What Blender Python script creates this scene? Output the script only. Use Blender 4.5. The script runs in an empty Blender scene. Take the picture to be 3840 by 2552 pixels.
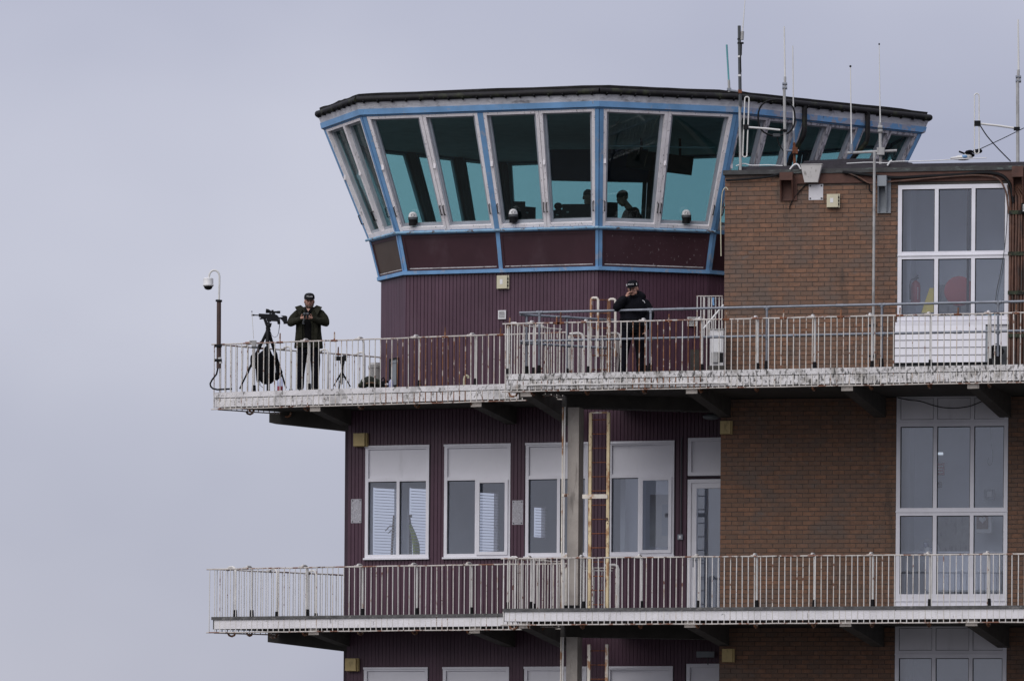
import bpy, bmesh, math, random
from mathutils import Vector, Matrix
random.seed(11)
SC = bpy.context.scene
COL = SC.collection
R = math.radians

# ------------------------------------------------------------------ camera
FPX, CX, HY, ROLL, DIST, CAMZ = 20000.0, 1920.0, 3200.0, 0.007, 100.0, 1.6
cd = bpy.data.cameras.new('camera')
cam = bpy.data.objects.new('camera', cd)
COL.objects.link(cam)
cd.sensor_width = 36.0
cd.lens = 36.0 * FPX / 3840.0
cd.shift_y = (HY - 1276.0) / 3840.0
cd.clip_start, cd.clip_end = 1.0, 9000.0
cam.matrix_world = Matrix.Translation((0, -DIST, CAMZ)) @ Matrix.Rotation(R(90), 4, 'X') @ Matrix.Rotation(ROLL, 4, 'Z')
SC.camera = cam

# ------------------------------------------------------------------ world
SUN_EL, SUN_AZ = R(40), R(218)          # azimuth clockwise from +Y
w = bpy.data.worlds.new('World')
SC.world = w
w.use_nodes = True
nt = w.node_tree
nt.nodes.clear()
N = nt.nodes.new
wo = N('ShaderNodeOutputWorld'); bg = N('ShaderNodeBackground')
sky = N('ShaderNodeTexSky'); sky.sky_type = 'NISHITA'; sky.sun_disc = False
sky.sun_elevation, sky.sun_rotation = SUN_EL, SUN_AZ
tc = N('ShaderNodeTexCoord')
mp = N('ShaderNodeMapping'); mp.inputs['Scale'].default_value = (1.0, 1.0, 1.7); mp.inputs['Location'].default_value = (2.474, 0.077, 0.0068)
n1 = N('ShaderNodeTexNoise'); n1.inputs['Scale'].default_value = 5.0; n1.inputs['Detail'].default_value = 4.0; n1.inputs['Roughness'].default_value = 0.45
cr = N('ShaderNodeValToRGB')
cr.color_ramp.elements[0].position, cr.color_ramp.elements[1].position = 0.34, 0.66
cr.color_ramp.elements[0].color = (4.02, 4.17, 5.35, 1)
cr.color_ramp.elements[1].color = (6.0, 6.08, 7.1, 1)
sep = N('ShaderNodeSeparateXYZ')
mr = N('ShaderNodeMapRange'); mr.inputs['From Min'].default_value = 0.0; mr.inputs['From Max'].default_value = 1.0
mr.inputs['To Min'].default_value = 0.92; mr.inputs['To Max'].default_value = 1.75
vm = N('ShaderNodeVectorMath'); vm.operation = 'SCALE'
mx = N('ShaderNodeMix'); mx.data_type = 'RGBA'; mx.inputs[0].default_value = 0.93
L = nt.links.new
L(tc.outputs['Generated'], mp.inputs['Vector']); L(mp.outputs[0], n1.inputs['Vector'])
L(n1.outputs['Fac'], cr.inputs['Fac']); L(tc.outputs['Generated'], sep.inputs[0])
L(sep.outputs['Z'], mr.inputs['Value']); L(cr.outputs[0], vm.inputs[0]); L(mr.outputs[0], vm.inputs['Scale'])
L(sky.outputs[0], mx.inputs[6]); L(vm.outputs[0], mx.inputs[7]); L(mx.outputs[2], bg.inputs['Color'])
bg.inputs['Strength'].default_value = 0.1
L(bg.outputs[0], wo.inputs[0])

# ------------------------------------------------------------------ sun
sd = bpy.data.lights.new('sun', 'SUN')
sd.energy, sd.angle, sd.color = 1.9, R(60), (1.0, 0.97, 0.93)
so = bpy.data.objects.new('sun', sd)
COL.objects.link(so)
sdir = Vector((math.sin(SUN_AZ) * math.cos(SUN_EL), math.cos(SUN_AZ) * math.cos(SUN_EL), math.sin(SUN_EL)))
so.rotation_euler = sdir.to_track_quat('Z', 'Y').to_euler()
so.location = (-20, -40, 60)
vs = SC.view_settings
vs.view_transform, vs.look, vs.exposure, vs.gamma = 'Standard', 'None', 0.0, 1.0
vs.use_curve_mapping = False
SC.cycles.max_bounces = 10
SC.cycles.transparent_max_bounces = 24

# ------------------------------------------------------------------ survey: photo pixel + depth -> place
def P(px, py, Y):
    dx, dy = px - CX, py - HY
    c, s = math.cos(ROLL), math.sin(ROLL)
    u, v = dx * c + dy * s, -dx * s + dy * c
    k = (DIST + Y) / FPX
    return Vector((u * k, Y, CAMZ - v * k))

class Frame:
    """vertical plane: s runs along the wall, d outwards, z up"""
    def __init__(self, origin, m):
        self.o = Vector((origin[0], origin[1], 0)); self.m = m
        n = math.hypot(1, m)
        self.e = Vector((1 / n, m / n, 0)); self.n = Vector((m / n, -1 / n, 0))
        self.ang = math.atan2(m, 1)
    def pt(self, s, d, z):
        p = self.o + self.e * s + self.n * d
        return Vector((p.x, p.y, z))
    def sz(self, px, py, d=0.0):
        c, s = math.cos(ROLL), math.sin(ROLL)
        dx, dy = px - CX, py - HY
        u, v = (dx * c + dy * s) / FPX, (-dx * s + dy * c) / FPX
        o = self.o + self.n * d
        Y = (o.y + self.m * (u * DIST - o.x)) / (1 - self.m * u)
        X = u * (DIST + Y)
        return (Vector((X, Y, 0)) - o).dot(self.e), CAMZ - v * (DIST + Y)
    def at(self, px, py, d=0.0):
        s, z = self.sz(px, py, d)
        return self.pt(s, d, z)
    def shifted(self, d):
        f = Frame(self.o + self.n * d, self.m)
        return f

FL2, RAIL2, SB2 = 10.585, 11.53, 10.295
FL1, RAIL1, SB1 = 6.19, 7.135, 5.956
RB = Frame(P(1920, 1800, 0.0), -0.29)       # right balcony edge
LB = Frame(P(1920, 1800, 2.0), -0.42)       # left balcony edge
sA = LB.sz(800, 1800)[0]
LS = Frame(LB.pt(sA, 0, 0), 0.78)           # receding left side of the left balcony
PW = Frame(P(1305, 1900, 5.0), -0.32)       # purple wall of the lower storeys
BW = Frame(P(2700, 1500, 1.6), -0.19)       # brick wall
sR0 = RB.sz(1892, 1800)[0]
RS = Frame(RB.pt(sR0, 0, 0), 0.87)          # return side of the right balcony

# ------------------------------------------------------------------ materials
def nodes_of(name):
    m = bpy.data.materials.new(name); m.use_nodes = True
    return m, m.node_tree, m.node_tree.nodes['Principled BSDF']

def noise_fac(t, scale, lo, hi, detail=5.0, rough=0.6, w=0.0, space='W'):
    g = t.nodes.new('ShaderNodeNewGeometry') if space == 'W' else t.nodes.new('ShaderNodeTexCoord')
    mp = t.nodes.new('ShaderNodeMapping'); mp.inputs['Scale'].default_value = scale
    mp.inputs['Location'].default_value = (w, w * 1.7, w * .6)
    t.links.new(g.outputs['Position'] if space == 'W' else g.outputs['Object'], mp.inputs['Vector'])
    n = t.nodes.new('ShaderNodeTexNoise'); n.inputs['Scale'].default_value = 1.0
    n.inputs['Detail'].default_value = detail; n.inputs['Roughness'].default_value = rough
    t.links.new(mp.outputs[0], n.inputs['Vector'])
    r = t.nodes.new('ShaderNodeMapRange'); r.interpolation_type = 'SMOOTHSTEP'
    r.inputs['From Min'].default_value = lo; r.inputs['From Max'].default_value = hi
    t.links.new(n.outputs['Fac'], r.inputs['Value'])
    return r.outputs[0]

def mixrgb(t, fac, a, b, mode='MIX'):
    m = t.nodes.new('ShaderNodeMix'); m.data_type = 'RGBA'; m.blend_type = mode
    for sock, val in ((m.inputs[0], fac), (m.inputs[6], a), (m.inputs[7], b)):
        if isinstance(val, (tuple, list)):
            sock.default_value = (*val[:3], 1)
        elif isinstance(val, (int, float)):
            sock.default_value = val
        else:
            t.links.new(val, sock)
    return m.outputs[2]

def surf(name, base, rough=0.6, var=0.15, vscale=3.0, layers=(), bump=None, metal=0.0, rand=0.0, rand_to=None, spec=0.5, island=False):
    m, t, b = nodes_of(name)
    dark = tuple(c * (1 - var) for c in base); light = tuple(min(1, c * (1 + var)) for c in base)
    col = mixrgb(t, noise_fac(t, (vscale,) * 3, .3, .7), dark, light)
    if rand:
        oi = t.nodes.new('ShaderNodeObjectInfo')
        f = oi.outputs['Random']
        if island:
            g = t.nodes.new('ShaderNodeNewGeometry')
            a = t.nodes.new('ShaderNodeMath'); a.operation = 'ADD'
            t.links.new(f, a.inputs[0]); t.links.new(g.outputs['Random Per Island'], a.inputs[1])
            fr = t.nodes.new('ShaderNodeMath'); fr.operation = 'FRACT'
            t.links.new(a.outputs[0], fr.inputs[0]); f = fr.outputs[0]
        k = t.nodes.new('ShaderNodeMath'); k.operation = 'MULTIPLY'; k.inputs[1].default_value = rand
        t.links.new(f, k.inputs[0])
        col = mixrgb(t, k.outputs[0], col, rand_to or tuple(c * .5 for c in base))
    for ly in layers:
        lc, sc, lo, hi = ly[:4]
        st = ly[4] if len(ly) > 4 else 1.0
        f = noise_fac(t, sc, lo, hi, w=len(name) * .37 + lo * 9)
        k = t.nodes.new('ShaderNodeMath'); k.operation = 'MULTIPLY'; k.inputs[1].default_value = st
        t.links.new(f, k.inputs[0])
        col = mixrgb(t, k.outputs[0], col, lc)
    t.links.new(col, b.inputs['Base Color'])
    b.inputs['Roughness'].default_value = rough
    b.inputs['Metallic'].default_value = metal
    b.inputs['Specular IOR Level'].default_value = spec
    if bump:
        h = noise_fac(t, (bump[0],) * 3, 0.2, 0.8)
        bp = t.nodes.new('ShaderNodeBump'); bp.inputs['Strength'].default_value = bump[1]; bp.inputs['Distance'].default_value = 0.02
        t.links.new(h, bp.inputs['Height']); t.links.new(bp.outputs[0], b.inputs['Normal'])
    return m

def glass(name, tint, refl=0.04):
    m = bpy.data.materials.new(name); m.use_nodes = True
    t = m.node_tree; t.nodes.clear()
    o = t.nodes.new('ShaderNodeOutputMaterial'); tr = t.nodes.new('ShaderNodeBsdfTransparent')
    gl = t.nodes.new('ShaderNodeBsdfGlossy'); gl.inputs['Roughness'].default_value = 0.02
    lw = t.nodes.new('ShaderNodeLayerWeight'); lw.inputs['Blend'].default_value = 0.5
    p = t.nodes.new('ShaderNodeMath'); p.operation = 'POWER'; p.inputs[1].default_value = 5
    a = t.nodes.new('ShaderNodeMath'); a.operation = 'MULTIPLY_ADD'; a.inputs[1].default_value = 1 - refl; a.inputs[2].default_value = refl
    mxs = t.nodes.new('ShaderNodeMixShader')
    tr.inputs[0].default_value = (*tint, 1)
    t.links.new(lw.outputs['Facing'], p.inputs[0]); t.links.new(p.outputs[0], a.inputs[0])
    t.links.new(a.outputs[0], mxs.inputs[0]); t.links.new(tr.outputs[0], mxs.inputs[1]); t.links.new(gl.outputs[0], mxs.inputs[2])
    t.links.new(mxs.outputs[0], o.inputs[0])
    return m

def emit(name, col, k):
    m, t, b = nodes_of(name)
    b.inputs['Base Color'].default_value = (*col, 1)
    b.inputs['Emission Color'].default_value = (*col, 1); b.inputs['Emission Strength'].default_value = k
    return m

RUST = (0.17, 0.055, 0.022); DRUST = (0.07, 0.026, 0.014); GRIME = (0.06, 0.055, 0.05)
M = {}
M['purple'] = surf('purple_boarding', (0.080, 0.041, 0.060), 0.36, .14, 1.1, spec=.22, rand=.4, rand_to=(0.060, 0.029, 0.043), island=True,
                   layers=[((0.11, 0.07, 0.09), (3, 3, .5), .56, .8, .5), ((0.04, 0.02, 0.026), (16, 16, .9), .58, .78, .5)])
M['purple_back'] = surf('boarding_groove', (0.035, 0.018, 0.027), 0.8)
M['maroon'] = surf('maroon_panel', (0.050, 0.020, 0.027), 0.42, .12, 1.5, layers=[((0.085, 0.05, 0.06), (2.2, 2.2, 1.1), .55, .8, .5)])
M['maroon_worn'] = surf('maroon_panel_peeling', (0.050, 0.020, 0.027), 0.45, .12, 1.5,
                        layers=[((0.33, 0.28, 0.29), (26, 26, 13), .635, .68, .75), ((0.085, 0.05, 0.06), (2.2, 2.2, 1.1), .5, .8, .5)])
M['brown_panel'] = surf('brown_panel', (0.075, 0.052, 0.040), 0.4, .1)
M['blue'] = surf('blue_paint', (0.160, 0.325, 0.55), 0.45, .14, 2.0,
                 layers=[((0.34, 0.36, 0.42), (7, 7, 5), .58, .66, .6), ((0.03, 0.06, 0.12), (22, 22, 6), .67, .72, .8)])
M['blue_worn'] = surf('blue_paint_flaking', (0.15, 0.32, 0.56), 0.5, .12, 2.0,
                      layers=[((0.34, 0.33, 0.38), (5, 5, 4), .48, .53, .85), ((0.03, 0.05, 0.09), (18, 18, 5), .65, .7, .8)])
M['blue_pipe'] = surf('blue_pipe_rusting', (0.20, 0.37, 0.52), 0.5, .15, 4.0,
                      layers=[((0.10, 0.05, 0.03), (9, 9, 14), .57, .63, .9), ((0.42, 0.45, 0.42), (13, 13, 13), .58, .66, .7)])
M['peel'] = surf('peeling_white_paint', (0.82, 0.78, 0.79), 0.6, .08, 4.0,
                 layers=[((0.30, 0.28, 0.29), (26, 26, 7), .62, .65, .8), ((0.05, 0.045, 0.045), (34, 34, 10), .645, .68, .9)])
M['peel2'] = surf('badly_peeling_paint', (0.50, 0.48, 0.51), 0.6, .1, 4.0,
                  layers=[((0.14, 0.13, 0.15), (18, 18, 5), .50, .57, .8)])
M['inner_frame'] = surf('grey_inner_frame', (0.34, 0.37, 0.41), 0.5, .1)
M['upvc'] = surf('white_plastic_frame', (0.71, 0.70, 0.74), 0.35, .05, 2.0, layers=[((0.42, 0.41, 0.42), (3, 3, 1.2), .58, .8, .35)])
M['upvc_panel'] = surf('white_infill_panel', (0.70, 0.69, 0.73), 0.4, .04, 1.0, layers=[((0.45, 0.44, 0.46), (4, 4, .7), .55, .8, .4)])
M['seal'] = surf('black_seal', (0.012, 0.012, 0.014), 0.6)
M['brick'] = surf('brown_brick', (0.205, 0.106, 0.063), 0.85, .18, 9.0, rand=.8, rand_to=(0.135, 0.085, 0.060), island=True,
                  layers=[((0.125, 0.095, 0.078), (1.3, 1.3, 1.6), .48, .68, .75), ((0.13, 0.115, 0.105), (5, 5, 9), .60, .72, .55), ((0.06, 0.045, 0.036), (2.4, 2.4, .45), .58, .72, .7),
                          ((0.30, 0.27, 0.25), (30, 30, 30), .69, .74, .5)], bump=(60, .3))
M['mortar'] = surf('grey_mortar', (0.095, 0.072, 0.060), 0.95, .25, 8.0, bump=(50, .3))
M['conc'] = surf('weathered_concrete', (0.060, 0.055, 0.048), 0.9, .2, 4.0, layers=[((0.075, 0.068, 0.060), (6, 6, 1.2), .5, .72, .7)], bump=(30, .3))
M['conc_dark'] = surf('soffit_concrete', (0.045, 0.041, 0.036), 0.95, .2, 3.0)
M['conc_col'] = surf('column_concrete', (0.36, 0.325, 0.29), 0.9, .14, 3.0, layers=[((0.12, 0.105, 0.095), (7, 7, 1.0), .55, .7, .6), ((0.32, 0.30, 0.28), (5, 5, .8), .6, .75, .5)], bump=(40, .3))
M['edge_dirty'] = surf('mildewed_white_edge', (0.66, 0.64, 0.63), 0.85, .1, 3.0,
                       layers=[((0.27, 0.25, 0.22), (5, 5, 5), .45, .65, .75), ((0.030, 0.028, 0.024), (22, 22, 9), .495, .62, .88), ((0.05, 0.045, 0.04), (70, 70, 60), .57, .66, .6), ((0.17, 0.10, 0.055), (14, 14, 2.5), .62, .72, .7)], bump=(40, .4))
M['edge_mid'] = surf('stained_white_edge', (0.64, 0.62, 0.62), 0.85, .1, 3.0,
                     layers=[((0.085, 0.078, 0.066), (13, 13, 9), .565, .66, .8), ((0.24, 0.23, 0.215), (4, 4, 2.5), .5, .68, .6), ((0.17, 0.10, 0.055), (14, 14, 2.5), .66, .76, .6)], bump=(40, .4))
M['edge_clean'] = surf('white_painted_edge', (0.68, 0.66, 0.67), 0.8, .07, 3.0,
                       layers=[((0.22, 0.21, 0.20), (16, 16, 4), .63, .70, .7), ((0.05, 0.05, 0.05), (4, 4, 9), .69, .72, .8)], bump=(40, .3))
M['edge_top'] = surf('grey_slab_course', (0.085, 0.083, 0.082), 0.9, .3, 8.0, layers=[((0.20, 0.19, 0.18), (11, 11, 11), .58, .66, .7)], bump=(40, .4))
M['rail'] = surf('white_railing_paint', (0.60, 0.57, 0.52), 0.55, .12, 4.0,
                 layers=[((0.40, 0.24, 0.13), (6, 6, 4), .54, .66, .5), (RUST, (8, 8, 9), .59, .64, .9), (DRUST, (10, 10, 14), .66, .70, .9)])
M['rail_clean'] = surf('white_railing_clean', (0.62, 0.60, 0.57), 0.5, .1, 4.0, layers=[((0.38, 0.24, 0.13), (7, 7, 5), .62, .7, .6), (RUST, (9, 9, 10), .67, .70, .85)])
M['rail_rust'] = surf('rusted_railing', (0.20, 0.085, 0.038), 0.75, .3, 5.0,
                      layers=[((0.52, 0.45, 0.38), (9, 9, 7), .55, .60, .9), (DRUST, (10, 10, 7), .50, .60, .75)])
M['rail_top'] = surf('railing_top_bar', (0.50, 0.46, 0.42), 0.6, .15, 4.0, layers=[(RUST, (3.2, 3.2, 3.2), .53, .60, .9), (DRUST, (6, 6, 6), .60, .66, .9)])
M['rust'] = surf('rust', RUST, 0.85, .3, 9.0, layers=[(DRUST, (12, 12, 12), .5, .62)])
M['ladder'] = surf('yellowed_ladder_paint', (0.62, 0.50, 0.30), 0.6, .12, 3.0, layers=[((0.30, 0.13, 0.045), (5, 5, 3), .52, .62, .85), (DRUST, (8, 8, 6), .62, .68)])
M['ladder_white'] = surf('white_ladder_paint', (0.66, 0.61, 0.53), 0.6, .12, 3.0, layers=[((0.34, 0.15, 0.05), (5, 5, 3.2), .50, .60, .9), (DRUST, (8, 8, 6), .61, .68)])
M['galv'] = surf('galvanised_steel', (0.20, 0.215, 0.245), 0.45, .15, 5.0, metal=0.25, layers=[((0.32, 0.33, 0.36), (7, 7, 7), .55, .7, .6)])
M['grey_pole'] = surf('weathered_grey_pole', (0.34, 0.335, 0.325), 0.55, .15, 5.0, layers=[((0.17, 0.16, 0.15), (12, 12, 3), .55, .68, .7)])
M['roof'] = surf('black_roof_felt', (0.011, 0.0095, 0.0095), 0.95, .4, 6.0, layers=[((0.12, 0.085, 0.05), (13, 13, 30), .68, .72, .7)], bump=(30, .5))
M['gutter'] = surf('black_gutter', (0.009, 0.008, 0.009), 0.6, .3, 5.0, spec=.25, layers=[((0.03, 0.034, 0.018), (4, 4, 4), .5, .7)])
M['flash'] = surf('grey_metal_flashing', (0.52, 0.52, 0.55), 0.45, .15, 2.0, layers=[((0.12, 0.115, 0.12), (3.5, 3.5, 7), .56, .72, .7), ((0.62, 0.61, 0.64), (6, 6, 5), .6, .72, .6)], bump=(7, .8))
M['brownpole'] = surf('brown_painted_steel', (0.050, 0.026, 0.020), 0.6, .2, 5.0, layers=[((0.12, 0.05, 0.03), (9, 9, 5), .6, .7, .6)])
M['felt'] = surf('parapet_felt', (0.028, 0.024, 0.031), 0.75, .25, 4.0, bump=(20, .3))
M['coping'] = surf('dark_metal_edge', (0.030, 0.030, 0.030), 0.6, .4, 6.0, layers=[((0.15, 0.20, 0.18), (4, 4, 60), .6, .66, .8)])
M['redwood'] = surf('red_brown_timber', (0.085, 0.034, 0.022), 0.7, .2, 4.0, layers=[((0.05, 0.02, 0.013), (5, 5, 12), .5, .7, .7)])
M['brown_duct'] = surf('brown_cable', (0.10, 0.045, 0.027), 0.5, .3, 6.0, layers=[((0.02, 0.016, 0.013), (6, 6, 1.2), .52, .64, .9)])
M['black'] = surf('black_plastic', (0.006, 0.006, 0.007), 0.6, .2, spec=.2)
M['black_rub'] = surf('black_rubber', (0.010, 0.010, 0.011), 0.8, .2, spec=.2)
M['blackmetal'] = surf('black_gunmetal', (0.006, 0.006, 0.008), 0.55, .2, spec=.2)
M['bagblack'] = surf('black_nylon', (0.005, 0.005, 0.007), 0.9, .3, 14.0, bump=(30, .4), spec=.1)
M['white'] = surf('white_plastic', (0.66, 0.655, 0.65), 0.4, .06)
M['offwhite'] = surf('white_fibreglass', (0.62, 0.61, 0.58), 0.4, .05)
M['teal'] = surf('teal_fibreglass', (0.09, 0.30, 0.32), 0.4, .1)
M['cream'] = surf('cream_plastic', (0.52, 0.48, 0.34), 0.5, .06, 3.0, layers=[((0.27, 0.22, 0.12), (9, 9, 5), .6, .72, .7)])
M['yellowbox'] = surf('yellowed_plastic', (0.46, 0.35, 0.15), 0.55, .12, 3.0, layers=[((0.14, 0.10, 0.04), (7, 7, 4), .55, .7, .6)])
M['tread'] = surf('aluminium_tread_plate', (0.44, 0.43, 0.46), 0.45, .15, 30.0, metal=.3, layers=[((0.60, 0.59, 0.62), (60, 60, 60), .56, .62, .7)], bump=(70, .6))
M['chipped'] = surf('chipped_white_metal', (0.56, 0.55, 0.57), 0.5, .08, 3.0, layers=[((0.09, 0.05, 0.035), (14, 14, 14), .63, .67, .9)])
M['hopper'] = surf('stained_white_metal', (0.48, 0.46, 0.44), 0.6, .12, 3.0, layers=[((0.13, 0.115, 0.095), (7, 7, 3), .52, .64, .85), ((0.03, 0.028, 0.026), (20, 20, 14), .66, .69, .9)])
M['grey_metal'] = surf('grey_steel_bracket', (0.22, 0.24, 0.26), 0.5, .1, metal=.2)
M['ac'] = surf('aged_white_casing', (0.55, 0.54, 0.54), 0.5, .08, 3.0, layers=[((0.30, 0.27, 0.24), (6, 6, 3), .56, .7, .5)])
M['dkgrey'] = surf('dark_grey', (0.05, 0.055, 0.06), 0.6, .1)
M['room'] = surf('pale_room_paint', (0.74, 0.76, 0.79), 0.9, .03)
M['room2'] = surf('grey_room_paint', (0.54, 0.57, 0.62), 0.9, .03)
M['ceil_dark'] = surf('dark_ceiling', (0.42, 0.44, 0.44), 0.9, .1)
M['navy'] = surf('navy_blind_fabric', (0.012, 0.018, 0.055), 0.9, .1)
M['cabdark'] = surf('dark_cab_lining', (0.07, 0.075, 0.08), 0.8, .1)
M['blind'] = surf('blind_slat', (0.46, 0.48, 0.50), 0.5, .05)
M['glass_room'] = glass('clear_glazing', (0.92, 0.95, 0.99), 0.13)
M['glass_cab'] = glass('green_tinted_glazing', (0.68, 0.835, 0.835), 0.055)
M['red'] = surf('red_enamel', (0.33, 0.025, 0.022), 0.4, .08)
M['yellow'] = surf('yellow_plastic', (0.58, 0.43, 0.03), 0.5, .06)
M['hivis'] = surf('hi_vis_fabric', (0.45, 0.60, 0.06), 0.8, .1)
M['wood'] = surf('brown_wood', (0.16, 0.09, 0.05), 0.6, .15)
M['skin'] = surf('skin', (0.40, 0.215, 0.155), 0.5, .1, 30.0)
M['lips'] = surf('lips', (0.27, 0.10, 0.085), 0.5, .05)
M['beard'] = surf('greying_beard', (0.105, 0.065, 0.048), 0.9, .3, 60.0)
M['hair'] = surf('short_brown_hair', (0.05, 0.035, 0.027), 0.8, .2)
M['eye'] = surf('eye', (0.02, 0.016, 0.014), 0.3)
M['olive'] = surf('olive_jacket_cloth', (0.022, 0.022, 0.015), 0.9, .25, 9.0, bump=(13, .7), spec=.1)
M['navycloth'] = surf('navy_jacket_cloth', (0.0050, 0.0052, 0.0075), 0.9, .3, 9.0, bump=(13, .7), spec=.12)
M['shirt'] = surf('black_shirt_cloth', (0.0045, 0.0045, 0.005), 0.9, .2, bump=(14, .5), spec=.1)
M['trouser'] = surf('black_trouser_cloth', (0.0055, 0.0055, 0.009), 0.9, .25, bump=(9, .6), spec=.1)
M['boot'] = surf('black_leather', (0.006, 0.006, 0.006), 0.5, .2, spec=.3)
M['camo'] = surf('camouflage_cloth', (0.032, 0.040, 0.022), 0.9, .2, 6.0, layers=[((0.012, 0.014, 0.010), (9, 9, 9), .5, .55), ((0.075, 0.055, 0.035), (8, 8, 8), .60, .64)], bump=(18, .7))
M['clearplastic'] = glass('clear_bottle_plastic', (0.80, 0.81, 0.90), 0.10)
M['pinkdrink'] = surf('pink_drink', (0.62, 0.09, 0.11), 0.3, .03)
M['lilac'] = surf('lilac_water_bottle', (0.34, 0.35, 0.52), 0.35, .1, 20)
M['lightstrip'] = emit('fluorescent_tube', (0.8, 0.85, 0.9), 0.7)
M['signblue'] = surf('pale_blue_plastic', (0.18, 0.42, 0.50), 0.4, .08)
M['asphalt'] = surf('asphalt', (0.085, 0.083, 0.080), 0.95, .15, .6, layers=[((0.08, 0.08, 0.075), (.25, .25, .25), .5, .7)])

# ------------------------------------------------------------------ mesh builder
class MB:
    def __init__(self): self.v, self.f = [], []
    def add(self, vs, fs):
        n = len(self.v); self.v += [Vector(p) for p in vs]; self.f += [tuple(i + n for i in f) for f in fs]
        return self
    def hexa(self, p):
        return self.add(p, [(0, 3, 2, 1), (4, 5, 6, 7), (0, 1, 5, 4), (1, 2, 6, 5), (2, 3, 7, 6), (3, 0, 4, 7)])
    def box(self, F, s0, s1, d0, d1, z0, z1):
        q = F.pt
        return self.hexa([q(s0, d1, z0), q(s1, d1, z0), q(s1, d0, z0), q(s0, d0, z0), q(s0, d1, z1), q(s1, d1, z1), q(s1, d0, z1), q(s0, d0, z1)])
    def cbox(self, c, sx, sy, sz, rot=None):
        c = Vector(c); vs = []
        for z in (-.5, .5):
            for x, y in ((-.5, -.5), (.5, -.5), (.5, .5), (-.5, .5)):
                o = Vector((x * sx, y * sy, z * sz))
                vs.append(c + (rot @ o if rot else o))
        return self.hexa(vs)
    def tube(self, pts, r, n=8, closed=False, ref=None, flat=1.0):
        pts = [Vector(p) for p in pts]; m = len(pts); rr = r if isinstance(r, (list, tuple)) else [r] * m
        vs, fs = [], []; prev = None
        for i, p in enumerate(pts):
            a = pts[(i - 1) % m] if (i or closed) else p
            b = pts[(i + 1) % m] if (i < m - 1 or closed) else p
            t = (b - a).normalized()
            if prev is None:
                up = ref or (Vector((0, 0, 1)) if abs(t.z) < .9 else Vector((0, 1, 0)))
                x = (up - t * up.dot(t)).normalized()
            else:
                x = (prev - t * prev.dot(t)).normalized()
            prev = x; y = t.cross(x)
            for k in range(n):
                an = 2 * math.pi * k / n
                vs.append(p + x * (math.cos(an) * rr[i]) + y * (math.sin(an) * rr[i] * flat))
        for i in range(m if closed else m - 1):
            for k in range(n):
                a, b = i * n + k, i * n + (k + 1) % n
                c, d = ((i + 1) % m) * n + (k + 1) % n, ((i + 1) % m) * n + k
                fs.append((a, b, c, d))
        if not closed:
            fs.append(tuple(range(n - 1, -1, -1))); fs.append(tuple((m - 1) * n + k for k in range(n)))
        return self.add(vs, fs)
    def lathe(self, c, prof, n=14, axis=Vector((0, 0, 1))):
        axis = axis.normalized(); c = Vector(c)
        pts = [c + axis * h for r, h in prof]
        up = Vector((1, 0, 0)) if abs(axis.x) < .9 else Vector((0, 0, 1))
        x = (up - axis * up.dot(axis)).normalized(); y = axis.cross(x)
        vs, fs = [], []
        for (r, h), p in zip(prof, pts):
            for k in range(n):
                an = 2 * math.pi * k / n
                vs.append(p + x * (math.cos(an) * max(r, 1e-4)) + y * (math.sin(an) * max(r, 1e-4)))
        for i in range(len(prof) - 1):
            for k in range(n):
                fs.append((i * n + k, i * n + (k + 1) % n, (i + 1) * n + (k + 1) % n, (i + 1) * n + k))
        fs.append(tuple(range(n - 1, -1, -1))); fs.append(tuple((len(prof) - 1) * n + k for k in range(n)))
        return self.add(vs, fs)
    def prism(self, poly, vec):
        n = len(poly); vec = Vector(vec); poly = [Vector(p) for p in poly]
        vs = poly + [p + vec for p in poly]
        fs = [tuple(range(n - 1, -1, -1)), tuple(range(n, 2 * n))] + [(i, (i + 1) % n, n + (i + 1) % n, n + i) for i in range(n)]
        return self.add(vs, fs)
    def ball(self, c, rx, ry, rz, nu=14, nv=9, rot=None):
        c = Vector(c); vs, fs = [], []
        for j in range(nv + 1):
            ph = math.pi * j / nv
            for k in range(nu):
                th = 2 * math.pi * k / nu
                o = Vector((rx * math.sin(ph) * math.cos(th), ry * math.sin(ph) * math.sin(th), rz * math.cos(ph)))
                if j in (0, nv): o = o + Vector((1e-5 * math.cos(th), 1e-5 * math.sin(th), 0))
                vs.append(c + (rot @ o if rot else o))
        for j in range(nv):
            for k in range(nu):
                fs.append((j * nu + k, (j + 1) * nu + k, (j + 1) * nu + (k + 1) % nu, j * nu + (k + 1) % nu))
        fs.append(tuple(range(nu))); fs.append(tuple(nv * nu + k for k in range(nu - 1, -1, -1)))
        return self.add(vs, fs)
    def loft(self, st, n=14, ref=Vector((1, 0, 0))):
        """st: (centre, a along ref, b across)"""
        vs, fs = [], []; m = len(st)
        for i, (p, a, b) in enumerate(st):
            p = Vector(p)
            t = (Vector(st[min(i + 1, m - 1)][0]) - Vector(st[max(i - 1, 0)][0])).normalized()
            x = ref - t * ref.dot(t)
            x = x.normalized() if x.length > .15 else Vector((0, 1, 0))
            y = t.cross(x)
            for k in range(n):
                an = 2 * math.pi * k / n
                vs.append(p + x * (a * math.cos(an)) + y * (b * math.sin(an)))
        for i in range(m - 1):
            for k in range(n):
                fs.append((i * n + k, i * n + (k + 1) % n, (i + 1) * n + (k + 1) % n, (i + 1) * n + k))
        fs.append(tuple(range(n - 1, -1, -1))); fs.append(tuple((m - 1) * n + k for k in range(n)))
        return self.add(vs, fs)

def tagit(o, label=None, cat=None, group=None, kind=None):
    for k, v in (('label', label), ('category', cat), ('group', group), ('kind', kind)):
        if v: o[k] = v
    return o

def woff(o):
    v = Vector((0, 0, 0))
    while o is not None:
        v += o.location; o = o.parent
    return v

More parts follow.
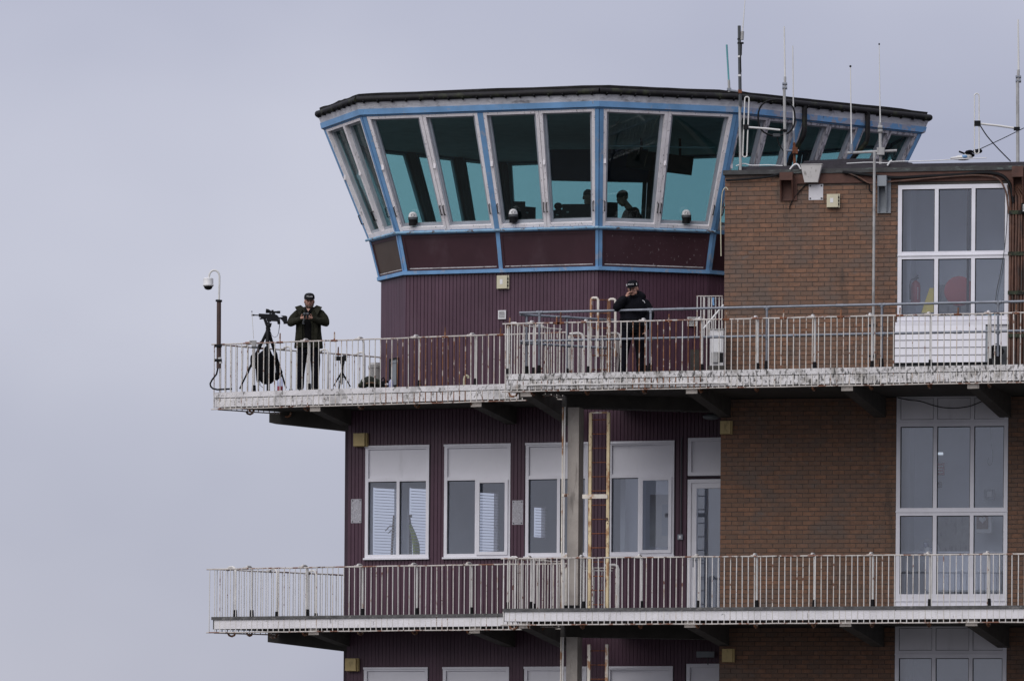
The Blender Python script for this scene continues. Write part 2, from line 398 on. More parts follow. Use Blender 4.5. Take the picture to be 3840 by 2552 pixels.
def finish(me, mat, sharp=38):
    bm = bmesh.new(); bm.from_mesh(me)
    bmesh.ops.recalc_face_normals(bm, faces=bm.faces); bm.to_mesh(me); bm.free()
    me.shade_smooth(); me.set_sharp_from_angle(angle=R(sharp))
    if mat: me.materials.append(mat)

def build(name, mb, mat, parent=None, label=None, cat=None, group=None, kind=None, loc=None, sharp=38):
    me = bpy.data.meshes.new(name)
    base = woff(parent)
    if parent is None:
        if loc is None:
            lo = Vector((min(p.x for p in mb.v), min(p.y for p in mb.v), min(p.z for p in mb.v)))
            hi = Vector((max(p.x for p in mb.v), max(p.y for p in mb.v), max(p.z for p in mb.v)))
            loc = Vector(((lo.x + hi.x) / 2, (lo.y + hi.y) / 2, lo.z))
        base = Vector(loc)
    me.from_pydata([p - base for p in mb.v], [], mb.f)
    finish(me, M[mat] if isinstance(mat, str) else mat, sharp)
    o = bpy.data.objects.new(name, me); COL.objects.link(o)
    if parent is None: o.location = base
    else: o.parent = parent
    return tagit(o, label, cat, group, kind)

def empty(name, loc, label, cat, group=None):
    o = bpy.data.objects.new(name, None); COL.objects.link(o)
    o.location = loc; o.empty_display_size = .1
    return tagit(o, label, cat, group)

def inst(name, me, parent, wpos, rot=None):
    o = bpy.data.objects.new(name, me); COL.objects.link(o); o.parent = parent
    o.location = Vector(wpos) - woff(parent)
    if rot: o.rotation_euler = rot
    return o

def copy_tree(root, loc, label=None):
    r = root.copy(); COL.objects.link(r); r.location = loc
    if label: r['label'] = label
    for ch in list(root.children):
        c = ch.copy(); COL.objects.link(c); c.parent = r
        for g in list(ch.children):
            d = g.copy(); COL.objects.link(d); d.parent = c
    return r

def holes_wall(mb, F, s0, s1, z0, z1, d0, d1, holes):
    S = sorted({s0, s1, *[min(max(h[i], s0), s1) for h in holes for i in (0, 1)]})
    Z = sorted({z0, z1, *[min(max(h[i], z0), z1) for h in holes for i in (2, 3)]})
    for a, b in zip(S, S[1:]):
        run = None
        for c, d in zip(Z, Z[1:]):
            ms, mz = (a + b) / 2, (c + d) / 2
            inside = any(h[0] < ms < h[1] and h[2] < mz < h[3] for h in holes)
            if not inside:
                run = (run[0] if run else c, d)
            if inside and run:
                mb.box(F, a, b, d0, d1, *run); run = None
        if run: mb.box(F, a, b, d0, d1, *run)

# ------------------------------------------------------------------ ground
g = MB(); g.add([(-4000, -1500, 0), (4000, -1500, 0), (4000, 6000, 0), (-4000, 6000, 0)], [(0, 1, 2, 3)])
build('ground', g, 'asphalt', kind='structure', loc=(0, 0, 0))

# ------------------------------------------------------------------ the building
T = empty('control_tower', (2.0, 5.0, 0), 'airport control tower block with purple boarding, brown brick and angled blue framed cab', 'control tower')

# --- window rectangles on the purple wall (s0,s1,z0,z1) from the survey
def rect(F, x0, x1, y0, y1, d=0.0):
    xm, ym = (x0 + x1) / 2, (y0 + y1) / 2
    return F.sz(x0, ym, d)[0], F.sz(x1, ym, d)[0], F.sz(xm, y1, d)[1], F.sz(xm, y0, d)[1]

WZ0, WZ1 = 7.385, 9.585
wins = []
for x0, x1 in ((1371, 1610), (1667, 1915), (1972, 2206), (2283, 2529)):
    a = rect(PW, x0, x1, 1675, 2092); wins.append((a[0], a[1], WZ0, WZ1))
dr = rect(PW, 2579, 2712, 1808, 2270); du = rect(PW, 2579, 2712, 1657, 1801)
door_s0, door_s1 = dr[0], dr[0] + .92
DZ = -4.35
pw_s0, pw_s1 = 0.0, PW.sz(2730, 1900)[0] + .6
holes1 = wins + [(door_s0, door_s1, FL1, 8.86), (door_s0, door_s1, 8.90, 9.64)]
holes0 = [(h[0], h[1], h[2] + DZ, h[3] + DZ) for h in holes1]
wall = MB()
holes_wall(wall, PW, pw_s0, pw_s1, FL1, SB2, -.16, -.004, holes1)
holes_wall(wall, PW, pw_s0, pw_s1, 0.0, SB1, -.16, -.004, holes0)
side = Frame(PW.pt(0, 0, 0), -0.32)
SW = Frame(PW.pt(0, -.002, 0), 0.78)
hs1 = [rect(SW, *q) for q in ((1392, 1494, 1822, 2150), (1528, 1640, 1824, 2150), (1776, 1868, 1840, 2140), (1996, 2046, 1896, 2019))]
holes_wall(wall, SW, .02, 9.0, FL1, SB2 - .001, -.14, -.002, hs1)
wall.box(SW, .02, 9.0, -.14, -.002, 0, SB1 - .001)
PWALL = build('purple_wall', wall, 'purple_back', T)

boards = []          # (F, s, z0, z1, width) for the upright tongue-and-groove boards
BP = 0.0745
def board_cols(F, s0, s1, zlo, zhi, holes):
    n = max(1, round((s1 - s0) / BP)); p = (s1 - s0) / n
    for i in range(n):
        a = s0 + i * p; c = a + p / 2
        cuts = sorted([(h[2], h[3]) for h in holes if h[0] - p * .3 < c < h[1] + p * .3])
        z = zlo
        for lo, hi in cuts:
            if lo - z > .06: boards.append((F, c, z, lo, p))
            z = max(z, hi)
        if zhi - z > .06: boards.append((F, c, z, zhi, p))
board_cols(PW, pw_s0, pw_s1 - .6, FL1 + .005, SB2 - .003, holes1)
N_LEVEL1 = len(boards)

# --- cab plan
CV = [P(1418, 1000, 0), P(1518, 1000, 0), P(2247, 1000, 0), P(2658, 1000, 0)]
V2 = Vector((1.61, 4.0))
V1 = V2 + Vector((-3.80, 3.80 * .30)); V0 = V1 + Vector((-.53, .53 * 2.1))
V3 = V2 + Vector((2.16, 2.16 * .25)); V4 = V3 + Vector((2.98, 2.98 * .70))
CV = [V0, V1, V2, V3, V4, V4 + Vector((-.12, .62)), Vector((5.5, 8.0)), Vector((-.1, 9.95)), Vector((-2.2, 8.35))]
NV = len(CV)
def edge_n(i):
    e = (CV[(i + 1) % NV] - CV[i]).normalized()
    return Vector((e.y, -e.x))
def off(i, t):
    a, b = edge_n((i - 1) % NV), edge_n(i % NV)
    k = t / (1 + a.dot(b)) * (.90 if i % NV == 0 else 1.0)
    return CV[i % NV] + (a + b) * k
class Facet:
    def __init__(self, i, t0, z0, t1, z1):
        a, b, c, d = off(i, t0), off(i + 1, t0), off(i + 1, t1), off(i, t1)
        self.p = [Vector((q.x, q.y, z)) for q, z in ((a, z0), (b, z0), (c, z1), (d, z1))]
        self.n = (self.p[1] - self.p[0]).cross(self.p[3] - self.p[0]).normalized()
        self.w = ((self.p[1] - self.p[0]).length + (self.p[2] - self.p[3]).length) / 2
        self.h = (self.p[3] - self.p[0]).length
    def at(self, u, v, d=0.0):
        p = self.p
        return (p[0] * (1 - u) + p[1] * u) * (1 - v) + (p[3] * (1 - u) + p[2] * u) * v + self.n * d
    def bar(self, mb, u0, u1, v0, v1, d0, d1):
        q = self.at
        return mb.hexa([q(u0, v0, d1), q(u1, v0, d1), q(u1, v0, d0), q(u0, v0, d0), q(u0, v1, d1), q(u1, v1, d1), q(u1, v1, d0), q(u0, v1, d0)])

ZB, ZS, ZH = 13.045, 13.83, 15.97       # base strip, sill, window head
TS, TH = 0.22, 1.15
# drum boarding
for i in (0, 1, 2, 3):
    a, b = off(i, -.05), off(i + 1, -.05)
    m = (b.y - a.y) / (b.x - a.x)
    F = Frame((a.x, a.y, 0), m)
    ln = (b - a).length if i < 3 else 1.2
    mbw = MB().box(F, 0.002, ln - .002, -.12, -.004, FL2, ZB - .06)
    build('drum_wall', mbw, 'purple_back', T)
    board_cols(F, 0, ln, FL2 + .004, ZB - .06, [])
    if i == 0: FRL = F
    if i == 1: FRA = F
    if i == 2: FRB = F
# boards as single parts up to the limit, drum and level one first
random.shuffle(boards)
boards.sort(key=lambda b: b[0] is PW and 0 or 1)
bcache = {}
def board_mesh(wd, h):
    key = (round(wd, 4), round(h, 3))
    if key not in bcache:
        g = wd - .005; k = .004
        mb = MB().add([(-g / 2, 0.0, 0), (-g / 2, -.014 , 0), (-g / 2 + k, -.02, 0), (g / 2 - k, -.02, 0), (g / 2, -.014, 0), (g / 2, 0.0, 0)] +
                      [(-g / 2, 0.0, h), (-g / 2, -.014, h), (-g / 2 + k, -.02, h), (g / 2 - k, -.02, h), (g / 2, -.014, h), (g / 2, 0.0, h)],
                      [(i, i + 1, i + 7, i + 6) for i in range(5)] + [(5, 4, 3, 2, 1, 0), (6, 7, 8, 9, 10, 11)])
        me = bpy.data.meshes.new('board'); me.from_pydata(mb.v, [], mb.f); finish(me, M['purple'])
        bcache[key] = me
    return bcache[key]
rest = MB()
nb = 0
for F, c, z0, z1, wd in boards:
    dj = random.uniform(-.0015, .0015)
    if nb < 300:
        inst('board', board_mesh(wd, z1 - z0), PWALL, F.pt(c, dj, z0), (0, 0, F.ang)); nb += 1
    else:
        rest.box(F, c - wd / 2 + .0025, c + wd / 2 - .0025, -.002, .019 + dj, z0, z1)
lvl0 = []
n = round((pw_s1 - .6) / BP)
for i in range(n):
    c = (i + .5) * BP
    z = 3.0
    for lo, hi in sorted((h[2], h[3]) for h in holes0 if h[0] - .02 < c < h[1] + .02):
        if lo - z > .06: rest.box(PW, c - BP / 2 + .0025, c + BP / 2 - .0025, -.002, .019, z, lo)
        z = max(z, hi)
    if SB1 - z > .06: rest.box(PW, c - BP / 2 + .0025, c + BP / 2 - .0025, -.002, .019, z, SB1 - .003)
build('board', rest, 'purple', PWALL, kind='stuff')

# --- glazed storey windows
def window(F, s0, s1, z0, z1, split, casement, zt=None, dd=.0, name='window'):
    """white frame with an infill panel above zt and two lights below"""
    fw, dp0, dp1 = .062, -.09, .035 + dd
    fr = MB()
    zt = zt if zt is not None else z0 + (z1 - z0) * .70
    fr.box(F, s0, s0 + fw, dp0, dp1, z0, z1).box(F, s1 - fw, s1, dp0, dp1, z0, z1)
    fr.box(F, s0 + fw, s1 - fw, dp0, dp1 - .002, z1 - fw, z1).box(F, s0 + fw, s1 - fw, dp0, dp1 - .002, z0, z0 + fw + .01)
    fr.box(F, s0 + fw, s1 - fw, dp0, dp1 - .004, zt - .035, zt + .035)
    fr.box(F, s0 - .02, s1 + .02, dp1, dp1 + .045, z0 - .028, z0 + .006)
    fr.box(F, s0 - .008, s1 + .008, dp1 + .001, dp1 + .02, z1 - .03, z1 + .012)
    sm = s0 + (s1 - s0) * split
    fr.box(F, sm - .03, sm + .03, dp0, dp1 - .006, z0 + fw + .01, zt - .035)
    W = build(name, fr, 'upvc', T)
    build('panel', MB().box(F, s0 + fw + .004, s1 - fw - .004, -.03, -.012, zt + .036, z1 - fw - .001), 'upvc_panel', W)
    build('pane', MB().box(F, s0 + fw + .001, sm - .031, -.045, -.037, z0 + fw + .012, zt - .036), 'glass_room', W)
    build('pane', MB().box(F, sm + .031, s1 - fw - .001, -.045, -.037, z0 + fw + .012, zt - .036), 'glass_room', W)
    seal = MB()
    for a, b in ((s0 + fw, sm - .03), (sm + .03, s1 - fw)):
        for q in ((a + .0005, a + .011, z0 + fw + .011, zt - .036), (b - .011, b - .0005, z0 + fw + .011, zt - .036), (a + .0115, b - .0115, zt - .048, zt - .0365)):
            seal.box(F, q[0], q[1], -.034, -.006, q[2], q[3])
    build('seal', seal, 'seal', W)
    if casement:
        a, b, c, d = sm + .012, s1 - fw + .02, z0 + fw - .02, zt - .03
        cs = MB(); k = .062
        cs.box(F, a, a + k, dp1, dp1 + .03, c, d).box(F, b - k, b, dp1, dp1 + .03, c, d)
        cs.box(F, a + k, b - k, dp1, dp1 + .028, c, c + k).box(F, a + k, b - k, dp1, dp1 + .028, d - k, d)
        build('casement', cs, 'upvc', W)
    return W
for zo in (0, DZ):
    for h, sp, cs in zip(wins, (.515, .49, .53, .475), (False, True, False, True)):
        window(PW, h[0], h[1], h[2] + zo, h[3] + zo, sp, cs)
    # door with a panel above
    s0, s1 = door_s0, door_s1
    fr = MB(); fw = .07
    zb, zt = FL1 + .012 + zo, 8.84 + zo
    fr.box(PW, s0, s0 + fw, -.09, .035, zb, zt).box(PW, s1 - fw, s1, -.09, .035, zb, zt).box(PW, s0 + fw, s1 - fw, -.09, .033, zt - fw, zt)
    fr.box(PW, s0, s0 + fw, -.09, .036, zt + .07, 9.64 + zo).box(PW, s1 - fw, s1, -.09, .036, zt + .07, 9.64 + zo)
    fr.box(PW, s0 + fw, s1 - fw, -.09, .034, zt + .07, zt + .14).box(PW, s0 + fw, s1 - fw, -.09, .034, 9.57 + zo, 9.64 + zo)
    D = build('door', fr, 'upvc', T)
    build('panel', MB().box(PW, s0 + fw + .002, s1 - fw - .002, -.03, -.012, zt + .142, 9.568 + zo), 'upvc_panel', D)
    DF = Frame(PW.pt(s0 + fw + .004, 0, 0), -.392)
    leaf = MB(); a, b = 0, s1 - s0 - 2 * fw - .012; k = .10
    leaf.box(DF, a, a + k, -.07, .012, zb + .02, zt - fw - .004).box(DF, b - k, b, -.07, .012, zb + .02, zt - fw - .004)
    leaf.box(DF, a + k, b - k, -.07, .010, zb + .02, zb + .14).box(DF, a + k, b - k, -.07, .010, zt - fw - .104, zt - fw - .004)
    build('door_leaf', leaf, 'upvc', D)
    build('pane', MB().box(DF, a + k + .001, b - k - .001, -.04, -.032, zb + .141, zt - fw - .105), 'glass_room', D)
    hd = MB().box(DF, a + .03, a + .065, .012, .02, zb + .95, zb + 1.17)
    hd.tube([DF.pt(a + .047, .02, zb + 1.09), DF.pt(a + .047, .06, zb + 1.09), DF.pt(a + .20, .062, zb + 1.085)], .011, 6)
    build('handle', hd, 'galv', D)

# --- room behind the purple wall
for zo in (0, DZ):
    zf, zc = FL1 + zo, SB2 + zo - .001
    BK = PW.shifted(-5.0)
    hl = hs1 if zo == 0 else []
    bw = MB(); bw.box(BK, 3.1, pw_s1, -.1, 0, zf, zc)
    if not hl: bw.box(SW, .03, 6.2, .001, .01, zf, zc)
    else: holes_wall(bw, SW, .03, 6.2, zf, zc, .001, .01, hl)
    rw = build('room_wall', bw, 'room2', T)
    fc = MB(); fc.prism([PW.pt(.2, -.17, zf - .05), PW.pt(pw_s1, -.17, zf - .05), PW.pt(pw_s1, -4.999, zf - .05), PW.pt(3.42, -4.999, zf - .05)], (0, 0, .052))
    fc.prism([PW.pt(.2, -.17, zc - .02), PW.pt(pw_s1, -.17, zc - .02), PW.pt(pw_s1, -4.999, zc - .02), PW.pt(3.42, -4.999, zc - .02)], (0, 0, .017))
    for x in (2260,):
        s = PW.sz(x, 1900)[0]; fc.box(PW, s, s + .1, -4.998, -1.2, zf + .003, zc - .021)
    build('room_shell', fc, 'room', T)
    for k, h in enumerate(hl):
        fr = MB(); d = .03
        for q in ((h[0], h[0] + d, h[2], h[3]), (h[1] - d, h[1], h[2], h[3]), (h[0] + d, h[1] - d, h[2], h[2] + d), (h[0] + d, h[1] - d, h[3] - d, h[3])):
            fr.box(SW, q[0], q[1], -.09, .02, q[2], q[3])
        W = build('side_window', fr, 'upvc', T)
        sl = MB(); z = h[2] + .05
        while z < h[3] - .04:
            sl.hexa([SW.pt(h[0] + .02, .10, z), SW.pt(h[1] - .02, .10, z), SW.pt(h[1] - .02, .06, z + .012), SW.pt(h[0] + .02, .06, z + .012),
                     SW.pt(h[0] + .02, .10, z + .003), SW.pt(h[1] - .02, .10, z + .003), SW.pt(h[1] - .02, .06, z + .015), SW.pt(h[0] + .02, .06, z + .015)])
            z += .058
        build('slat', sl, 'blind', W, kind='stuff')

# --- brick walls
BPZ, BPS = 0.0868, 0.2265
zTop2 = BW.sz(3000, 652)[1]          # underside of the roof edge
s_up0, s_lo0 = BW.sz(2716, 1000)[0], BW.sz(2701, 1850)[0]
s_end = BW.sz(3842, 1500)[0] + 4.2
WR2 = rect(BW, 3367, 3783, 692, 1213); WR1 = rect(BW, 3361, 3779, 1440, 2250)
WR2 = (WR2[0], WR2[1], WR2[2], WR2[3]); WR1 = (WR1[0], WR1[1], FL1 + .12, SB2)
WR0 = (WR1[0], WR1[1], FL1 + .12 + DZ, SB1)
mort = MB()
holes_wall(mort, BW, s_up0 + .004, s_end, FL2, zTop2, -.2, -.004, [WR2])
holes_wall(mort, BW, s_lo0 + .004, s_end, FL1, SB2 - .01, -.2, -.004, [WR1])
holes_wall(mort, BW, s_lo0 + .004, s_end, 0, SB1 - .01, -.2, -.004, [WR0])
BWALL = build('brick_wall', mort, 'mortar', T)
mort2 = MB().box(BW, s_up0 + .004, s_up0 + .12, -4.2, -.2, FL2, zTop2).box(BW, s_lo0 + .004, s_lo0 + .12, -1.6, -.2, 0, SB2 - .011)
build('side_wall', mort2, 'mortar', T)
brick_list = []
def bricks(F, s0, s1, z0, z1, holes):
    row = 0; z = z0
    while z + BPZ * .6 < z1:
        zt = min(z + BPZ - .0085, z1)
        segs = [(s0, s1)]
        for h in holes:
            if h[2] - .02 < (z + zt) / 2 < h[3] + .02:
                nx = []
                for a, b in segs:
                    if h[1] <= a or h[0] >= b: nx.append((a, b)); continue
                    if h[0] - a > .03: nx.append((a, h[0]))
                    if b - h[1] > .03: nx.append((h[1], b))
                segs = nx
        for a0, b0 in segs:
            s = s0 + (BPS / 2 if row % 2 else 0) - BPS + math.floor((a0 - s0) / BPS) * BPS
            while s < b0:
                a, b = max(s, a0), min(s + BPS, b0)
                if b - a > .035: brick_list.append((F, a, b - random.choice((.002, .003, .0045, .006)), z, zt))
                s += BPS
        z += BPZ; row += 1
s_band = s_end
s_tb = BW.sz(2925, 670)[0]
bricks(BW, s_up0, s_end, FL2 + .002, zTop2 - .004, [WR2, (WR2[1] - .02, WR2[1] + .6, FL2, zTop2), (WR2[0] - .05, WR2[1], 0, WR2[2] + .01), (s_tb, s_end, zTop2 - .2, zTop2 + .1)])
n_up = len(brick_list)
bricks(BW, s_lo0, s_end, FL1 + .13, SB2 - .015, [WR1])
bricks(BW, s_lo0, s_end, SB1 - .015 - BPZ * 66, SB1 - .015, [WR0])
brm = {}
def brick_mesh(l, h):
    key = (round(l, 3), round(h, 3))
    if key not in brm:
        k = .004
        mb = MB().add([(0, 0, 0), (l, 0, 0), (l, 0, h), (0, 0, h), (k, -.016, k), (l - k, -.016, k), (l - k, -.016, h - k), (k, -.016, h - k)],
                      [(4, 5, 6, 7), (0, 1, 5, 4), (1, 2, 6, 5), (2, 3, 7, 6), (3, 0, 4, 7), (3, 2, 1, 0)])
        me = bpy.data.meshes.new('brick'); me.from_pydata(mb.v, [], mb.f); finish(me, M['brick'], 20)
        brm[key] = me
    return brm[key]
up = brick_list[:n_up]; up.sort(key=lambda b: -(b[2] - b[1]))
brest = MB(); k = .004
for j, (F, a, b, z0, z1) in enumerate(up + brick_list[n_up:]):
    dj = random.uniform(-.0025, .0025) - .0125
    if j < 300:
        inst('brick', brick_mesh(b - a, z1 - z0), BWALL, F.pt(a, dj, z0), (0, 0, F.ang))
    else:
        q = F.pt
        brest.add([q(a, dj, z0), q(b, dj, z0), q(b, dj, z1), q(a, dj, z1), q(a + k, dj + .016, z0 + k), q(b - k, dj + .016, z0 + k), q(b - k, dj + .016, z1 - k), q(a + k, dj + .016, z1 - k)],
                  [(4, 5, 6, 7), (0, 1, 5, 4), (1, 2, 6, 5), (2, 3, 7, 6), (3, 0, 4, 7), (3, 2, 1, 0)])
build('brick', brest, 'brick', BWALL, kind='stuff', sharp=20)
# damp proof skirting at the foot of the level-one wall and timber band over the upper one
build('skirting', MB().box(BW, s_lo0, s_end, -.012, .012, FL1, FL1 + .125), 'dkgrey', T)
build('timber_band', MB().box(BW, s_tb, s_end, -.011, .035, zTop2 - .19, zTop2 - .002), 'redwood', T)
build('lintel', MB().box(BW, WR2[0], WR2[1], -.1, .012, WR2[3] + .003, zTop2 - .192), 'conc', T)

# --- big right-hand windows
def grid_window(R4, rows, cols, name='window'):
    s0, s1, z0, z1 = R4; fw = .075
    cs = [s0] + [s0 + (s1 - s0) * c for c in cols] + [s1]
    fr = MB()
    fr.box(BW, s0, s0 + fw, -.1, .03, z0, z1).box(BW, s1 - fw, s1, -.1, .03, z0, z1)
    zz = sorted(set([a for r in rows for a in r[:2]]))
    prev = z0
    panes, panels, seals = [], [], MB()
    edges = []
    for r0, r1, kind in rows:
        for i in range(3):
            a = cs[i] + (fw if i == 0 else .036); b = cs[i + 1] - (fw if i == 2 else .036)
            (panes if kind == 'glass' else panels).append((a, b, r0, r1))
        edges.append((r0, r1))
        for c in cs[1:-1]:
            fr.box(BW, c - .036, c + .036, -.1, .026, r0, r1)
    lo = z0
    for r0, r1 in sorted(edges):
        fr.box(BW, s0 + fw, s1 - fw, -.1, .028, lo, r0)
        if r0 - lo > .11: fr.box(BW, s0 - .005, s1 + .005, .0301, .045, (lo + r0) / 2 - .012, (lo + r0) / 2 + .012)
        lo = r1
    fr.box(BW, s0 + fw, s1 - fw, -.1, .028, lo, z1)
    fr.box(BW, s0 - .03, s1 + .01, .0305, .085, z0 - .03, z0 + .03)
    W = build(name, fr, 'upvc', T)
    for a, b, c, d in panes:
        build('pane', MB().box(BW, a + .001, b - .001, -.045, -.037, c + .001, d - .001), 'glass_room', W)
        seals.box(BW, a + .0005, a + .012, -.034, -.004, c, d).box(BW, b - .012, b - .0005, -.034, -.004, c, d).box(BW, a + .0125, b - .0125, -.034, -.004, d - .012, d)
    for a, b, c, d in panels:
        build('panel', MB().box(BW, a + .008, b - .008, -.03, .004, c + .008, d - .008), 'upvc_panel', W)
        seals.box(BW, a + .0005, b - .0005, -.06, -.031, c + .0005, d - .0005)
    build('seal', seals, 'seal', W)
    return W
zr = lambda y: BW.sz(3570, y)[1]
cols = ((3512 - 3367) / 416, (3650 - 3367) / 416)
grid_window(WR2, [(zr(1185), zr(970), 'glass'), (zr(942), zr(708), 'glass')], cols)
grid_window(WR1, [(zr(2226), zr(1932), 'glass'), (zr(1903), zr(1598), 'glass'), (zr(1572), SB2 - .03, 'panel')], cols)
o0 = zr(2466) - zr(1598)
grid_window(WR0, [(zr(2226) + DZ, zr(1932) + DZ, 'glass'), (zr(1903) + o0, zr(1598) + o0, 'glass'), (zr(2437), SB1 - .03, 'panel')], cols)
# siding under the upper window
sd0, sd1 = BW.sz(3358, 1290)[0], BW.sz(3697, 1290)[0]
SD = build('siding', MB().box(BW, sd0, sd1, -.011, .06, zr(1360), zr(1218)), 'seal', T)
for i in range(5):
    z0 = zr(1360) + (zr(1218) - zr(1360)) * i / 5; h = (zr(1218) - zr(1360)) / 5
    q = BW.pt
    mb = MB().hexa([q(sd0, .105, z0 + .003), q(sd1, .105, z0 + .003), q(sd1, .062, z0 + .003), q(sd0, .062, z0 + .003), q(sd0, .09, z0 + h - .008), q(sd1, .09, z0 + h - .008), q(sd1, .062, z0 + h - .008), q(sd0, .062, z0 + h - .008)])
    build('plank', mb, 'upvc', SD)
build('grey_trim', MB().box(BW, sd1 + .002, sd1 + .05, -.011, .09, zr(1360), zr(1225)), 'grey_metal', T)
build('white_board', MB().box(BW, sd1 + .052, WR2[1], -.011, .03, zr(1300), WR2[2] - .032), 'upvc_panel', T)
build('dark_board', MB().box(BW, sd1 + .052, WR2[1], -.011, .02, FL2, zr(1300) - .002), 'dkgrey', T)
build('skirting', MB().box(BW, WR2[0] - .05, sd1 + .05, -.011, .02, FL2, zr(1360) - .002), 'dkgrey', T)
build('timber_post', MB().box(BW, WR2[1] + .002, WR2[1] + .59, -.011, .03, FL2, zTop2 - .192), 'redwood', T)

# --- stairwell rooms behind the right-hand windows
for zf, zc, R4 in ((FL2, zTop2, WR2), (FL1, SB2 - .012, WR1), (0.4, SB1 - .012, WR0)):
    rs = MB()
    rs.box(BW, R4[0] - .7, R4[1] + .6, -2.3, -2.2, zf, zc).box(BW, R4[0] - .8, R4[0] - .7, -2.3, -.201, zf, zc).box(BW, R4[1] + .6, R4[1] + .7, -2.3, -.201, zf, zc)
    rs.box(BW, R4[0] - .7, R4[1] + .6, -2.199, -.201, zf - .03, zf + .003).box(BW, R4[0] - .7, R4[1] + .6, -2.199, -.201, zc - .05, zc - .004)
    rs.box(BW, R4[0] + .02, R4[0] + .10, -2.199, -1.3, zf + .004, zc - .06)
    rs.box(BW, R4[0] + .45, R4[0] + .48, -2.199, -2.12, zf + .004, zf + 2.3)
    build('stair_room', rs, 'room', T)
    ds = MB().box(BW, R4[0] + .48, R4[0] + 1.25, -2.198, -2.16, zf + .004, zf + 2.05)
    build('inner_door', ds, 'grey_pole', T)

# --- slabs
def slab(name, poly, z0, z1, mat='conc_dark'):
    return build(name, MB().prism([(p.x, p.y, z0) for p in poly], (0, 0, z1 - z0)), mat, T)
sR1 = RB.sz(3842, 1800)[0] + 4.5
sL1 = LB.sz(2000, 1800)[0]
for lvl, (fl, sb) in ((2, (FL2, SB2)), (1, (FL1, SB1))):
    rp = [RB.pt(sR0, -.03, 0), RB.pt(sR1, -.03, 0), RB.pt(sR1, -6, 0), RB.pt(sR0 + 1.6, -6, 0), RS.pt(1.5, -.03, 0)]
    lp = [LB.pt(sA, -.03, 0), LB.pt(sL1, -.03, 0), LB.pt(sL1, -4.5, 0), LS.pt(6.4, .03, 0)]
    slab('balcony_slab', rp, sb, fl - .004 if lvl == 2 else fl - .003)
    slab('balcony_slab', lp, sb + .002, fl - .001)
    zt = fl - .001; zm = (sb + fl) / 2 + .035
    if lvl == 2:
        build('slab_edge', MB().box(RB, sR0 + .02, sR1, -.029, .012, zm + .006, zt + .006).box(RB, sR0 + .02, sR1, -.029, .0, sb + .003, zm - .006), 'edge_dirty', T)
        build('slab_edge', MB().box(LB, sA + .02, LB.sz(1944, 1500)[0], -.029, .012, zm + .006, zt + .004).box(LB, sA + .02, LB.sz(1944, 1500)[0], -.029, .0, sb + .004, zm - .006), 'edge_mid', T)
    else:
        build('slab_edge', MB().box(RB, sR0 + .02, sR1, -.029, .004, sb + .003, fl - .052), 'edge_clean', T)
        build('slab_edge', MB().box(LB, sA + .05, LB.sz(1958, 2340)[0], -.029, .004, sb + .004, fl - .052), 'edge_clean', T)
        build('slab_course', MB().box(RB, sR0 - .01, sR1, -.029, .03, fl - .05, fl + .008), 'edge_top', T)
        build('slab_course', MB().box(LB, sA - .01, sL1 - .1, -.029, .03, fl - .05, fl + .009), 'edge_top', T)
    build('slab_edge', MB().box(LS, .02, 6.2, .031, .05, sb + .003, zt), 'edge_mid', T)
    build('slab_edge', MB().box(RS, .02, 1.5, .031, .05, sb + .003, zt), 'edge_mid', T)
    # cantilever beams
    for F, xs in ((LB, (1176, 1780)), (RB, (1968, 2589, 3172, 3645))):
        for x in xs:
            s = F.sz(x, 1800)[0]; q = F.pt; wv = .108
            r = 3.3 if F is RB else 2.6
            zi = sb - .42
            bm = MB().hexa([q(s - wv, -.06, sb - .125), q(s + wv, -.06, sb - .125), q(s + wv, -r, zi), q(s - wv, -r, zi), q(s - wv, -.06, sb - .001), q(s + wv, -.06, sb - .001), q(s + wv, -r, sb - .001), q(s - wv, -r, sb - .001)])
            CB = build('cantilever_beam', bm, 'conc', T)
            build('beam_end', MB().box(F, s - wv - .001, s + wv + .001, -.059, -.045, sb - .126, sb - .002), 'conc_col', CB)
    # corner beam running left from the purple wall, and the long beam over the column
    xl = PW.sz(1036, 1540, -.4)[0]; q = PW.pt
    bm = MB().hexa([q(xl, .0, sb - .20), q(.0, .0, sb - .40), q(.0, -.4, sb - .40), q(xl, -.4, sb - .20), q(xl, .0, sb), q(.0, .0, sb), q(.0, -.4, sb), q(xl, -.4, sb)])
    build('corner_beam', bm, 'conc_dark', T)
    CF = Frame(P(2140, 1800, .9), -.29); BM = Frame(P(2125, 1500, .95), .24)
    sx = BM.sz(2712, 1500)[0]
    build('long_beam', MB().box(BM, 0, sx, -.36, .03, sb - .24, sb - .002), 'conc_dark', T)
    build('column', MB().box(CF, -.062, .155, -.34, 0, FL1 if lvl == 2 else 0, sb - .245), 'conc_col', T)
build('column_collar', MB().box(CF, -.10, .20, -.38, .03, FL1, FL1 + .12), 'black', T)
